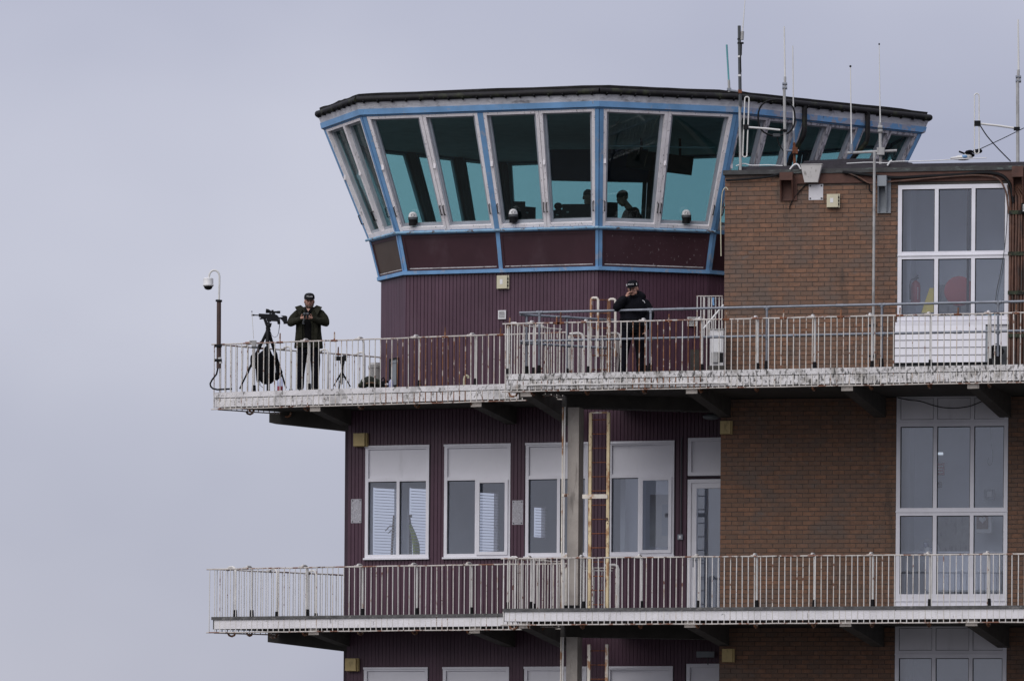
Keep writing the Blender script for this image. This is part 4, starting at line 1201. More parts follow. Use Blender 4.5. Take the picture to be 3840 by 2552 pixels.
build('lamp_body', MB().cbox(p, .34, .1, .11), 'grey_metal', bl); build('stem', MB().tube([p + Vector((.05, 0, -.05)), p + Vector((.05, 0, -.2))], .01, 6), 'dkgrey', bl)
# bent white vent pipe on the left slab
p = LB.at(1741, 1442, -.5); p.z = FL2
build('vent_pipe', MB().tube([p, p + Vector((0, 0, .17)), p + Vector((.01, 0, .21)), p + Vector((.05, 0, .235)), p + Vector((.075, 0, .22)), p + Vector((.08, 0, .18))], .024, 8), 'cream', label='short bent cream pipe standing at the foot of the purple drum', cat='pipe')
# door panel and hatch on the left facet
r_ = Facet(0, -.05, FL2, -.05, ZB)
hb = empty('door_hatch', r_.at(.6, 0), 'narrow grey glazed hatch with dark frame on the left facet of the purple drum', 'hatch')
fb = MB(); v0, v1 = .10, .33
r_.bar(fb, .40, .45, v0, v1, .021, .05); r_.bar(fb, .70, .74, v0, v1, .021, .05); r_.bar(fb, .45, .70, v0, v0 + .012, .021, .05); r_.bar(fb, .45, .70, v1 - .012, v1, .021, .05)
build('frame', fb, 'black', hb)
fb = MB(); r_.bar(fb, .45, .70, v0 + .012, v1 - .012, .022, .035); build('panel', fb, 'grey_metal', hb)
fb = MB(); r_.bar(fb, .45, .70, .29, .296, .0355, .045); build('bar', fb, 'galv', hb)

# air conditioner and its small cage at the corner of the brick wall
AF = Frame(P(2662, 1300, 1.2), -.19)
aw = AF.sz(2712, 1300)[0]
za0, za1 = AF.sz(2685, 1370)[1], AF.sz(2685, 1236)[1]
ac = empty('air_conditioner', AF.pt(aw / 2, 0, za0), 'aged white air conditioning unit standing on a plinth at the brick corner', 'air conditioner')
build('casing', MB().box(AF, 0, aw, -.35, 0, za0, za1), 'ac', ac)
build('cap', MB().box(AF, -.01, aw + .01, -.36, .012, za1 + .001, za1 + .02), 'grey_pole', ac)
build('recess', MB().box(AF, .035, aw - .035, .001, .008, za0 + (za1 - za0) * .38, za1 - .05), 'white', ac)
build('grille', MB().box(AF, .07, .15, .009, .013, za1 - .13, za1 - .11), 'dkgrey', ac)
build('valve_cover', MB().box(AF, .04, .16, .001, .05, za0 + .06, za0 + (za1 - za0) * .36), 'grey_pole', ac)
build('dark_gap', MB().box(AF, .165, aw, .001, .006, za0 + .06, za0 + (za1 - za0) * .36), 'black', ac)
build('plinth', MB().box(AF, -.02, aw + .02, -.36, .02, FL2, za0 - .001), 'conc', ac)
CG = Frame(P(2614, 1240, 2.0), -.1)
cgr = empty('small_cage', CG.pt(.2, 0, FL2), 'small cage of thin white bars tied with blue cord beside the brick corner', 'railing')
zt_, zb_ = CG.sz(2660, 1110)[1], CG.sz(2660, 1262)[1]
build('top_bar', MB().tube([CG.pt(-.02, 0, zt_), CG.pt(.49, 0, zt_)], .01, 6), 'rail_top', cgr)
build('top_bar', MB().tube([CG.pt(.1, -.02, zt_ - .01), CG.pt(.49, -.3, zt_ - .04)], .01, 6), 'galv', cgr)
for i, x in enumerate((0, .07, .12, .14, .21, .235, .275, .35, .42, .475)):
    build('bar', MB().tube([CG.pt(x, -.004 * i, zb_ if i < 8 else FL2), CG.pt(x, -.004 * i, zt_ - .003)], .010 if i < 7 else .014, 6), 'rail_clean', cgr)
build('cord', MB().tube([CG.pt(.31, .012, zt_ - .03), CG.pt(.305, .014, zt_ - .1), CG.pt(.315, .012, zt_ - .18)], .02, 6), 'blue', cgr)
a, b = P(2636, 1234, .6), P(2712, 1144, 1.1)
build('diagonal_strut', MB().tube([a, b], .02, 6), 'offwhite', label='white diagonal strut leaning up to the brick corner', cat='strut')
p = P(2605, 1330, 1.9)
pd = MB().cbox((p.x, p.y, FL2 + .33), .16, .16, .66)
build('dark_post', pd, 'conc_dark', label='short dark post between the round pipe hole and the air conditioner', cat='post')

# ------------------------------------------------------------------ brackets and aerials on the roof
def bracket(F, x0, x1, y0, y1, mat, label):
    s0, s1, z0, z1 = rect(F, x0, x1, y0, y1, .15); q = F.pt
    root = empty('mast_bracket', q((s0 + s1) / 2, .0, z0), label, 'bracket', 'mast brackets below the parapet')
    zk = z1 - (z1 - z0) * .30
    build('head', MB().box(F, s0 + .02, s1 - .06, .04, .26, zk, z1), mat, root)
    for a in (s0 + .02, s1 - .085):
        mb = MB().hexa([q(a, .06, z0), q(a + .025, .06, z0), q(a + .025, .04, z0), q(a, .04, z0), q(a, .25, zk - .001), q(a + .025, .25, zk - .001), q(a + .025, .04, zk - .001), q(a, .04, zk - .001)])
        build('leg', mb, mat, root)
    build('back_plate', MB().box(F, s0, s1, .004, .038, z0 - .02, z1 - .04), mat, root)
    return root
bracket(BW, 2922, 2986, 648, 746, 'redwood', 'red brown mast bracket left of the white hopper')
bracket(BW, 3288, 3338, 660, 792, 'grey_metal', 'grey steel mast bracket with a long tapered leg left of the upper window')
bracket(BW, 3792, 3850, 625, 760, 'redwood', 'red brown mast bracket at the right edge of the parapet')

AY = 1.55
AFc = lambda x, y, Y=AY: P(x, y, Y)
def vtube(x0, y0, x1, y1, r, Y=AY, n=8):
    return MB().tube([P(x0, y0, Y), P(x1, y1, Y)], r, n)
# 1 dark mast with whip
b0 = P(2776, 640, 1.5)
A = empty('antenna_mast', b0, 'dark wooden mast with white tape bands and a tall white whip at the tower corner', 'antenna')
build('mast', vtube(2772, 97, 2776, 400, [.030, .032], 1.5), 'dkgrey', A)
build('lower_mast', vtube(2774, 395, 2777, 640, [.026, .026], 1.5), 'grey_pole', A)
for y in (213, 284): build('tape_band', vtube(2772.8 + (y - 213) * .01, y - 4, 2772.8 + (y - 213) * .01, y + 3, [.034, .034], 1.5), 'white', A)
build('whip', vtube(2784.5, 120, 2795, -12, [.012, .007], 1.46), 'offwhite', A)
build('whip_base', vtube(2783, 150, 2784.5, 118, [.03, .03], 1.46), 'grey_pole', A)
for y in (147, 162): build('clamp', MB().tube([P(2766, y, 1.5), P(2788, y, 1.46)], .02, 6), 'black', A)
build('cable', MB().tube([P(2781, 165, 1.45), P(2780, 205, 1.45), P(2776, 215, 1.45), P(2779, 270, 1.45)], .012, 6), 'black', A)
build('clamp', MB().tube([P(2768, 345, 1.5), P(2782, 345, 1.5)], .05, 6), 'rust', A)
# 2 teal whip
A = empty('antenna', P(2732, 350, 1.6), 'short teal whip antenna on the tower roof edge', 'antenna')
build('whip', vtube(2725, 168, 2733, 305, [.018, .018], 1.6), 'teal', A)
build('sleeve', vtube(2733, 300, 2734.5, 345, [.024, .024], 1.6), 'grey_pole', A)
build('arm', MB().tube([P(2734, 338, 1.6), P(2774, 344, 1.5)], .02, 6), 'galv', A)
build('clamp', MB().tube([P(2726, 336, 1.6), P(2742, 336, 1.6)], .035, 6), 'galv', A)
# 3 pole with folded dipole, loop
A = empty('antenna', P(2942, 645, AY), 'grey pole with thick white whip rising from the red brown bracket', 'antenna')
build('pole', vtube(2941, 330, 2945, 648, [.027, .029]), 'grey_pole', A)
build('whip', vtube(2941, 100, 2944, 292, [.013, .016]), 'offwhite', A)
build('sleeve', vtube(2944, 288, 2943.5, 335, [.024, .022]), 'grey_pole', A)
for y in (315, 330): build('clamp', MB().tube([P(2934, y, AY), P(2952, y, AY)], .032, 8), 'galv', A)
build('boom', MB().tube([P(2800, 477, 1.5), P(2870, 482, 1.5), P(2946, 490, 1.5)], .019, 8), 'offwhite', A)
build('clamp', MB().tube([P(2926, 488, 1.5), P(2952, 490, 1.5)], .026, 6), 'black', A)
def dipole(xc, w, y0, y1, Y, dx, root, mat):
    pts = []
    for k in range(9):
        an = math.pi * k / 8; pts.append((xc + dx + math.cos(an) * w, y0 + w - math.sin(an) * w))
    for k in range(9):
        an = math.pi + math.pi * k / 8; pts.append((xc - dx + math.cos(an) * w, y1 - w - math.sin(an) * w))
    build('folded_dipole', MB().tube([P(x, y, Y) for x, y in pts], .0135, 6, closed=True), mat, root)
dipole(2797, 8, 363, 589, 1.5, 4, A, 'offwhite')
build('dipole_hub', MB().cbox(P(2797, 477, 1.5), .1, .06, .09), 'black', A)
# loop antenna
L_ = empty('loop_antenna', P(2915, 560, 1.75), 'round black loop antenna with bright right side behind the grey pole', 'antenna')
pts = []
for k in range(28):
    an = 2 * math.pi * k / 28; cx_, sy_ = math.cos(an), math.sin(an)
    x = 2912 + 69 * math.copysign(abs(cx_) ** .8, cx_); y = 441 - 67 * math.copysign(abs(sy_) ** .8, sy_)
    pts.append(P(x, y, 1.75))
build('loop', MB().tube(pts, .017, 8, closed=True), 'black', L_)
build('matching_box', MB().cbox(P(2912, 507, 1.74), .14, .06, .06), 'dkgrey', L_)
build('cable', MB().tube([P(2915, 512, 1.74), P(2918, 535, 1.74), P(2930, 555, 1.74), P(2940, 570, 1.7), P(2944, 610, 1.6), P(2958, 640, 1.5)], .013, 6), 'black', L_)
# 4 second thin whip
A = empty('antenna', P(2980, 610, 1.9), 'thin white whip on a rusty stub right of the black loop', 'antenna')
build('whip', vtube(2973, 172, 2976, 500, [.010, .014], 1.9), 'offwhite', A)
build('sleeve', vtube(2976, 490, 2978, 540, [.022, .022], 1.9), 'galv', A)
build('stub', vtube(2978, 535, 2980, 618, [.026, .028], 1.9), 'rust', A)
build('cross_piece', MB().tube([P(2950, 565, 1.85), P(2996, 565, 1.85)], .022, 6), 'galv', A)
build('clamp', MB().cbox(P(2981, 565, 1.87), .1, .1, .12), 'rust', A)
# 5 and 6 on a crossbar
A = empty('antenna_crossbar', P(3300, 650, 1.35), 'horizontal grey crossbar carrying two thin whips beside the white pole', 'antenna')
build('crossbar', MB().tube([P(3178, 574, 1.35), P(3363, 565, 1.35)], .026, 8), 'grey_pole', A)
build('post', vtube(3300, 460, 3303, 665, [.028, .03], 1.4), 'grey_pole', A)
build('whip', vtube(3297, 168, 3301, 465, [.007, .012], 1.4), 'offwhite', A)
build('tip', MB().ball(P(3297, 166, 1.4), .016, .016, .02), 'black', A)
for y in (477, 492): build('clamp', MB().tube([P(3292, y, 1.38), P(3309, y, 1.38)], .034, 8), 'grey_pole', A)
build('whip', vtube(3189, 250, 3193, 545, [.009, .014], 1.35), 'offwhite', A)
build('tip', MB().ball(P(3189, 249, 1.35), .022, .022, .022), 'black', A)
build('whip_base', vtube(3193, 540, 3194, 575, [.026, .036], 1.35), 'galv', A)
build('clamp', MB().cbox(P(3302, 568, 1.36), .14, .12, .14), 'grey_pole', A)
# 7 far right
A = empty('antenna', P(3818, 622, 1.0), 'grey pole with thick white whip and side boom at the right edge', 'antenna')
build('pole', vtube(3816, 300, 3817, 624, [.031, .033], 1.0), 'grey_pole', A)
build('whip', vtube(3818, 74, 3820, 268, [.015, .020], 1.0), 'offwhite', A)
build('sleeve', vtube(3819, 262, 3818, 305, [.028, .027], 1.0), 'grey_pole', A)
for y in (289, 304): build('clamp', MB().tube([P(3809, y, 1.0), P(3829, y, 1.0)], .033, 8), 'galv', A)
build('boom', MB().tube([P(3664, 463, 1.0), P(3740, 471, 1.0), P(3822, 483, 1.0)], .021, 8), 'offwhite', A)
build('clamp', MB().cbox(P(3813, 483, .98), .11, .09, .06), 'black', A)
dipole(3663, 8.5, 351, 577, 1.0, 0, A, 'offwhite')
build('dipole_hub', MB().cbox(P(3665, 463, 1.0), .12, .06, .10), 'black', A)

# ------------------------------------------------------------------ cables
def cable(pts, r, mat, label, name='cable', group=None, Y=None, n=6):
    pp = []
    for i in range(len(pts) - 1):
        a, b = pts[i], pts[i + 1]
        for k in range(4): pp.append([a[j] + (b[j] - a[j]) * k / 4 for j in range(3)])
    pp.append(list(pts[-1]))
    for _ in range(2):
        pp = [pp[0]] + [[(pp[i - 1][j] + pp[i][j] * 2 + pp[i + 1][j]) / 4 for j in range(3)] for i in range(1, len(pp) - 1)] + [pp[-1]]
    return build(name, MB().tube([P(*p) for p in pp], r, n), mat, label=label, cat='cable', group=group)
wy = lambda x, d=.07: BW.at(x, 700, d).y
W_ = lambda lst, d=.07: [(x, y, wy(x, d)) for x, y in lst]
cable(W_([(3160, 645), (3250, 655), (3360, 668), (3480, 660), (3600, 655), (3700, 645), (3760, 655), (3790, 690), (3800, 760)], .09), .03, 'black', 'thick black cable bundle drooping along the parapet above the upper right window')
cable(W_([(3180, 648), (3230, 668), (3260, 690), (3330, 682), (3480, 668), (3650, 655), (3745, 662), (3775, 720), (3782, 800)], .1), .016, 'brown_duct', 'brown cable looping below the parapet towards the upper right window corner')
cable(W_([(2722, 676), (2800, 672), (2880, 664), (2930, 650)], .075), .022, 'black', 'black cable tucked under the parapet edge at the left corner of the brick wing')
cable(W_([(3024, 690), (3000, 715), (2975, 745), (2962, 770), (2961, 783)], .03), .011, 'black', 'thin black cable curving from the hopper down into the brick wall')
cable(W_([(3180, 645), (3230, 680), (3262, 690), (3258, 715), (3275, 724)], .05), .012, 'black', 'short black cable drop left of the grey steel bracket')
cable(W_([(2704, 960), (2702, 800), (2708, 716), (2722, 700), (2730, 712)], .12) , .010, 'cream', 'thin yellow cable hanging down beside the left edge of the brick wing')
cable(W_([(3780, 690), (3779, 780), (3772, 900), (3755, 1010), (3738, 1085), (3733, 1130)], .1), .008, 'dkgrey', 'thin loose wire swinging across the upper right window')
cable([(3672, 465, 1.0), (3700, 510, 1.0), (3745, 560, 1.0), (3790, 605, 1.0)], .011, 'black', 'black coaxial cable falling from the right dipole to the parapet', group='wires of the right aerial')
cable([(3840, 480, 1.0), (3760, 520, 1.2), (3640, 575, 1.6)], .008, 'black', 'thin taut guy wire running from the right edge to the roof litter', group='wires of the right aerial')
cable(W_([(3366, 1490), (3410, 1500), (3450, 1502), (3500, 1520), (3545, 1529), (3590, 1530), (3640, 1522), (3680, 1505), (3715, 1490)], .09), .009, 'black', 'dark festoon wire sagging across the white panels under the upper slab', 'festoon_wire')
cable(W_([(2760, 622), (2790, 612), (2812, 620), (2840, 620), (2880, 618), (2935, 622)], -.05), .010, 'white', 'thin white cable lying on the parapet left of the grey pole')
cable(W_([(2962, 635), (2972, 622), (2984, 614), (2994, 618), (3003, 634)], .09), .016, 'white', 'white flexible pipe humped over the parapet left of the hopper')
cable(W_([(3175, 613), (3260, 608), (3330, 612), (3345, 605), (3480, 604), (3600, 596), (3700, 592)], -.1), .009, 'white', 'long thin white cable lying along the right parapet')
cable(W_([(3328, 621), (3338, 605), (3345, 602)], .0), .017, 'white', 'short kinked white pipe end on the parapet beside the crossbar post')
# brown cable trunk right of the upper window
tr_ = empty('cable_riser', BW.at(3815, 1370, .05), 'brown vertical cables clipped by mossy straps at the right edge of the upper storey', 'cable')
for i in range(8):
    s = WR2[1] + .03 + i * .055
    pts = [BW.pt(s + random.uniform(-.01, .01), .06 + .012 * (i % 3), FL2 + .2 + (zTop2 - .5 - FL2 - .2) * k / 6) for k in range(7)]
    pts += [BW.pt(s - .05 - .02 * i, .07, zTop2 - .28)]
    build('cable', MB().tube(pts, .021 if i % 3 else .027, 6), 'brown_duct', tr_)
for y in (802, 956, 1102, 1262):
    z = zr(y)
    build('strap', MB().box(BW, WR2[1] - .005, WR2[1] + .5, .09, .11, z - .035, z + .035), 'camo', tr_)
tg = MB()
for k in range(7):
    c = BW.at(3735, 1318, .2); pts = []
    for j in range(14):
        an = j * .9 + k
        pts.append(c + Vector((math.cos(an) * random.uniform(.05, .16), random.uniform(-.05, .05), math.sin(an) * random.uniform(.05, .15))))
    tg.tube(pts, .009, 5)
build('cable_tangle', tg, 'black', label='black tangle of loose cable heaped behind the railing under the window corner', cat='cable')
p = BW.at(3716, 1190, -.25)
gb = empty('pale_tray', p, 'pale blue open tray standing on the sill inside the upper right window', 'tray')
build('back', MB().cbox(p, .2, .02, .16), 'signblue', gb); build('front', MB().cbox(p + Vector((0, -.08, -.04)), .15, .01, .07), 'signblue', gb)
p = BW.at(3838, 780, .14)
bx = empty('black_box', p, 'black box with white outline at the right edge beside the cables', 'junction box')
build('housing', MB().cbox(p + Vector((.06, 0, 0)), .2, .07, .18), 'black', bx); build('face', MB().cbox(p + Vector((.06, -.038, 0)), .15, .004, .13), 'white', bx); build('inner_face', MB().cbox(p + Vector((.06, -.042, 0)), .12, .004, .10), 'black', bx)

# litter on the roof
p = P(3610, 592, 2.0)
c0 = build('plastic_bag', MB().ball(p + Vector((0, 0, .0)), .16, .1, .05).ball(p + Vector((-.14, 0, -.01)), .1, .08, .03).ball(p + Vector((.1, 0, .03)), .1, .07, .06), 'offwhite', label='crumpled white and blue plastic bag lying on the flat roof', cat='bag')
build('blue_patch', MB().ball(p + Vector((.03, -.08, .015)), .055, .03, .035), 'blue', c0)
p = P(3645, 580, 2.0)
rb = MB()
for k in range(7): rb.ball(p + Vector((random.uniform(-.16, .15), random.uniform(-.06, .06), random.uniform(-.03, .08))), random.uniform(.035, .075), .05, random.uniform(.025, .05), 9, 6)
rb.tube([p + Vector((-.1, 0, 0)), p + Vector((-.25, 0, .06))], .018, 6)
build('dark_bundle', rb, 'bagblack', label='dark ragged bundle beside the plastic bag on the flat roof', cat='bundle')

# ------------------------------------------------------------------ left balcony equipment
# cctv on its pole
PY = 4.35
cp = empty('camera_pole', P(821, 1456, PY), 'brown pole with white swan neck bracket clamped to the left end of the upper railing', 'pole')
build('pole', MB().tube([P(820, 1380, PY), P(821, 1128, PY)], .043, 12), 'brownpole', cp)
build('collar', MB().tube([P(820.5, 1131, PY), P(821, 1124, PY)], .065, 12), 'black', cp)
pts = [P(821, 1128, PY), P(823, 1060, PY)]
for k in range(9):
    an = math.pi * k / 8
    pts.append(P(803.5 + 19.5 * math.cos(an), 1036 - 23 * math.sin(an), PY))
pts.append(P(783.5, 1043, PY))
build('swan_neck', MB().tube(pts, .019, 10), 'offwhite', cp)
for y in (1296, 1350):
    build('clamp', MB().tube([P(804, y, PY - .05), P(832, y, PY - .05)], .028, 6), 'black', cp)
build('tape', MB().tube([P(822, 1340, PY - .02), P(828, 1362, PY - .02)], .035, 8), 'offwhite', cp)
build('cable', MB().tube([P(817, 1380, PY), P(812, 1402, PY), P(795, 1424, PY), P(788, 1438, PY), P(790, 1448, PY), P(798, 1456, PY), P(815, 1460, PY), P(870, 1457, PY + .1)], .017, 8), 'black_rub', cp)
dc = P(781, 1066, PY)
cc = empty('dome_camera', dc, 'white dome security camera hanging from the swan neck', 'security camera')
build('housing', MB().lathe(dc, [(.03, .135), (.085, .125), (.098, .11), (.1, .0), (.107, -.01), (.107, -.022), (.09, -.024)], 18), 'white', cc)
build('ring', MB().lathe(dc, [(.103, -.0245), (.103, -.036), (.09, -.037)], 18), 'grey_pole', cc)
build('dome', MB().lathe(dc, [(.085, -.038), (.082, -.06), (.068, -.085), (.045, -.10), (.015, -.107), (.001, -.108)], 18), 'black', cc)

# rifle
RY = 4.55
rp = lambda x, y, d=0.0: P(x, y, RY + d)
rf_ = empty('rifle', rp(1010, 1205), 'black scoped rifle resting level on a tall tripod', 'rifle')
build('barrel', MB().tube([rp(945, 1181), rp(1000, 1182.5)], .0115, 8).tube([rp(943, 1181), rp(954, 1181.2)], .017, 8), 'blackmetal', rf_)
def slabpoly(name, pts, th, mat, root, Y=RY):
    return build(name, MB().prism([P(x, y, Y - th / 2) for x, y in pts], (0, th, 0)), mat, root)
slabpoly('fore_end', [(970, 1175), (1012, 1177), (1040, 1180), (1040, 1200), (1000, 1204), (998, 1191), (985, 1190), (970, 1187)], .055, 'blackmetal', rf_)
slabpoly('receiver', [(1000, 1178), (1030, 1174), (1037, 1182), (1044, 1184), (1046, 1203), (1037, 1204), (1020, 1203), (1000, 1200)], .06, 'blackmetal', rf_)
slabpoly('magazine', [(1002, 1199), (1018, 1202), (1016, 1206), (1003, 1204)], .04, 'blackmetal', rf_)
slabpoly('grip', [(1038, 1200), (1050, 1196), (1051, 1214), (1041, 1215)], .04, 'blackmetal', rf_)
slabpoly('stock', [(1040, 1188), (1054, 1189), (1062, 1186), (1053, 1182), (1072, 1183), (1077, 1186), (1077.5, 1213), (1063, 1214), (1063, 1208), (1057, 1200), (1052, 1195), (1040, 1196)], .045, 'blackmetal', rf_)
slabpoly('rail', [(972, 1192), (996, 1190), (998, 1195), (982, 1196), (974, 1197)], .04, 'blackmetal', rf_)
sc_ = MB().tube([rp(997, 1165.5), rp(1005, 1166), rp(1015, 1169), rp(1020, 1170), rp(1035, 1170), rp(1042, 1170), rp(1051, 1170)], [.043, .041, .024, .020, .020, .026, .026], 12)
build('scope', sc_, 'black', rf_)
build('scope_mount', MB().tube([rp(1022, 1162), rp(1022, 1178)], .022, 8).tube([rp(1028, 1168), rp(1028, 1178)], .018, 8).tube([rp(1013, 1170), rp(1013, 1178)], .016, 8), 'black', rf_)
sl_ = MB().tube([rp(1046, 1200, -.03), rp(1048, 1222, -.03), rp(1045, 1246, -.03), rp(1040, 1259, -.03), rp(1030, 1265, -.03), rp(1020, 1258, -.03), rp(1013, 1240, -.03)], [.026, .026, .02, .014, .012, .014, .018], 6, flat=.3)
build('sling', sl_, 'bagblack', rf_)
tp = empty('tripod', rp(1007, 1456), 'tall black tripod under the rifle with a backpack hung from it', 'tripod')
build('head', MB().tube([rp(1006, 1206), rp(1007, 1222)], [.03, .036], 10).ball(rp(1008, 1220), .05, .045, .05).tube([rp(1004, 1226), rp(1007, 1240)], .045, 10).cbox(rp(1014, 1214), .05, .05, .03), 'black', tp)
build('yoke', MB().tube([rp(990, 1189), rp(1003, 1226)], .026, 8).tube([rp(978, 1193), rp(998, 1191)], .018, 8), 'black', tp)
for (fx, fy, d) in ((899, 1457, .25), (1073, 1455, .15), (1003, 1400, -.45)):
    a_ = rp(1005, 1236); b_ = rp(fx, fy, d); 
    if d < 0: b_.z = FL2
    mid1, mid2 = a_.lerp(b_, .42), a_.lerp(b_, .72)
    l_ = build('leg', MB().tube([a_, mid1], [.034, .030], 8).tube([mid1, mid2], .024, 8).tube([mid2, b_], .017, 8), 'black', tp)
    build('leg_lock', MB().tube([mid1 - (b_ - a_) * .025, mid1 + (b_ - a_) * .025], .036, 8).tube([mid2 - (b_ - a_) * .02, mid2 + (b_ - a_) * .02], .029, 8), 'black_rub', l_)
build('centre_post', MB().tube([rp(1002, 1236), rp(1001, 1290)], .03, 8), 'black', tp)
# backpack
bk = empty('backpack', rp(1003, 1440, -.1), 'bulky black backpack hanging under the rifle tripod', 'backpack')
def bagloft(st): return MB().loft([(rp(x, y, d), a, b) for x, y, d, a, b in st], 18)
bb_ = bagloft([(1001, 1298, 0, .03, .03), (1001, 1312, 0, .07, .06), (1000, 1322, 0, .11, .09), (997, 1330, 0, .145, .12), (997, 1350, 0, .165, .14), (999, 1385, 0, .175, .15), (1001, 1410, 0, .175, .15), (1001, 1425, 0, .15, .13), (1001, 1436, 0, .10, .09), (1001, 1440, 0, .05, .05)])
build('main_bag', bb_, 'bagblack', bk)
build('side_pouch', bagloft([(1036, 1330, 0, .03, .05), (1033, 1336, 0, .05, .08), (1032, 1360, 0, .055, .09), (1030, 1368, 0, .04, .06)]), 'bagblack', bk)
build('side_pouch', bagloft([(1040, 1360, 0, .03, .05), (1042, 1366, 0, .05, .09), (1043, 1395, 0, .045, .1), (1040, 1415, 0, .05, .09), (1034, 1424, 0, .03, .05)]), 'bagblack', bk)
build('haul_strap', MB().tube([rp(985, 1322, -.1), rp(990, 1310, -.1), rp(1000, 1300, -.08), rp(1008, 1312, -.1)], .012, 6), 'bagblack', bk)
build('webbing', MB().tube([rp(972, 1440, -.1), rp(980, 1448, -.1), rp(988, 1454, -.1)], .006, 5).tube([rp(968, 1405, -.1), rp(972, 1425, -.1), rp(976, 1440, -.1)], .006, 5), 'bagblack', bk)
build('buckle', MB().cbox(rp(1006, 1352, -.16), .03, .01, .02), 'dkgrey', bk)
bgp = empty('ear_pouch', rp(955, 1354, -.05), 'small black round pouch hanging left of the backpack', 'pouch')
build('pouch_body', bagloft([(952, 1326, 0, .03, .03), (953, 1332, 0, .07, .05), (955, 1345, 0, .088, .07), (956, 1365, 0, .088, .07), (955, 1376, 0, .06, .05), (955, 1381, 0, .03, .03)]), 'bagblack', bgp)
build('pouch_strap', MB().tube([rp(963, 1330, -.04), rp(966, 1305, -.03), rp(972, 1290, -.02)], .012, 6), 'bagblack', bgp)
build('pouch_tail', bagloft([(964, 1375, 0, .03, .03), (966, 1395, 0, .035, .04), (967, 1425, 0, .03, .04), (966, 1434, 0, .012, .02)]), 'bagblack', bgp)
# thin whip on the railing left of the rifle
A = empty('antenna', P(951, 1290, 4.0), 'thin white whip with a black tip clamped to the left railing', 'antenna')
build('whip', MB().tube([P(944.5, 1170, 4.0), P(951, 1270, 4.0)], [.006, .008], 6), 'offwhite', A)
build('tip', MB().tube([P(944.5, 1166, 4.0), P(944.5, 1169, 4.0)], .014, 6), 'black', A)
build('mount', MB().cbox(P(953, 1288, 4.02), .09, .07, .12), 'grey_pole', A)
build('clip', MB().cbox(P(956, 1302, 4.0), .13, .05, .035), 'dkgrey', A)
# bottle
def bottle(p, label, mat_body, fill, name='water_bottle', s=1.0):
    r_ = empty(name, p, label, 'bottle')
    build('shell', MB().lathe(p, [(.036 * s, 0), (.04 * s, .01), (.04 * s, .13 * s), (.034 * s, .16 * s), (.016 * s, .185 * s), (.016 * s, .195 * s)], 14), mat_body, r_)
    build('cap', MB().lathe(p, [(.018 * s, .196 * s), (.018 * s, .22 * s), (.001, .222 * s)], 12), 'black', r_)
    if fill: build('drink', MB().lathe(p, [(.034 * s, .004), (.036 * s, .012), (.036 * s, .075 * s), (.001, .076 * s)], 14), fill, r_)
p = rp(1050, 1455, -.35); p.z = FL2
bottle(p, 'clear bottle a third full of pink drink beside the tripod foot', 'clearplastic', 'pinkdrink', s=1.5)
# small camera tripod
CY = 4.2
q_ = lambda x, y, d=0.0: P(x, y, CY + d)
t2 = empty('small_tripod', q_(1282, 1455), 'small black tripod standing on the balcony right of the man with binoculars', 'tripod')
build('column', MB().tube([q_(1284, 1353), q_(1284, 1362), q_(1283, 1378), q_(1282, 1440)], [.03, .036, .024, .016], 8), 'black', t2)
build('head', MB().cbox(q_(1284, 1358), .09, .06, .05), 'black', t2)
for fx, fy, d in ((1251, 1447, .1), (1314, 1449, .1), (1270, 1446, -.3)):
    a_, b_ = q_(1282, 1394), q_(fx, fy, d)
    if d < 0: b_.z = FL2
    l_ = build('leg', MB().tube([a_, a_.lerp(b_, .5)], .017, 8).tube([a_.lerp(b_, .5), b_], .012, 8), 'black', t2)
    build('leg_lock', MB().tube([a_.lerp(b_, .46), a_.lerp(b_, .54)], .021, 8), 'black_rub', l_)
build('spreader', MB().tube([q_(1268, 1414, .02), q_(1282, 1412), q_(1298, 1414, .02)], .009, 6), 'black', t2)
c2 = empty('video_camera', q_(1280, 1345), 'small black camera with a fat lens on top of the small tripod', 'camera')
build('body', MB().cbox(q_(1288, 1344), .13, .09, .09).cbox(q_(1292, 1335), .06, .06, .03), 'black', c2)
build('lens', MB().tube([q_(1256, 1343), q_(1264, 1343), q_(1280, 1344)], [.044, .046, .038], 12), 'black_rub', c2)
build('eyecup', MB().tube([q_(1296, 1336), q_(1303, 1334)], [.02, .026], 8), 'black_rub', c2)
# heap of bags
KY = 4.3
kh = lambda x, y, d=0.0: P(x, y, KY + d)
cb = empty('kit_bag', kh(1392, 1455), 'camouflage kit bag slumped on the balcony floor left of the drum', 'bag')
km = MB()
for x, y, a, b, c in ((1352, 1444, .05, .09, .05), (1370, 1434, .1, .14, .1), (1385, 1430, .13, .15, .11), (1405, 1434, .12, .14, .09), (1422, 1440, .1, .12, .07)):
    km.ball(kh(x, y), a, b, c, 12, 8)
build('bag_body', km, 'camo', cb)
build('strap', MB().tube([kh(1372, 1437, -.15), kh(1392, 1434, -.16), kh(1410, 1436, -.15)], .012, 6), 'wood', cb)
sb_ = empty('sling_bag', kh(1440, 1455, -.1), 'small black bag with a looped handle beside the camouflage bag', 'bag')
build('bag_body', MB().ball(kh(1440, 1444, -.1), .09, .1, .09).ball(kh(1448, 1438, -.1), .06, .08, .07), 'bagblack', sb_)
build('handle', MB().tube([kh(1426, 1436, -.1), kh(1430, 1422, -.1), kh(1438, 1415, -.1), kh(1443, 1424, -.1), kh(1441, 1436, -.1)], .014, 6), 'bagblack', sb_)
build('white_rag', MB().ball(kh(1450, 1441, -.22), .035, .03, .03), 'white', sb_)
p = kh(1466, 1450, -.2); p.z = FL2 + .03
bottle(p, 'lilac bottle with black cap beside the small black bag', 'lilac', None, s=1.15)
wb = empty('water_butt', P(1407, 1440, 7.1), 'pale grey cylinder standing behind the railing left of the purple drum', 'tank')
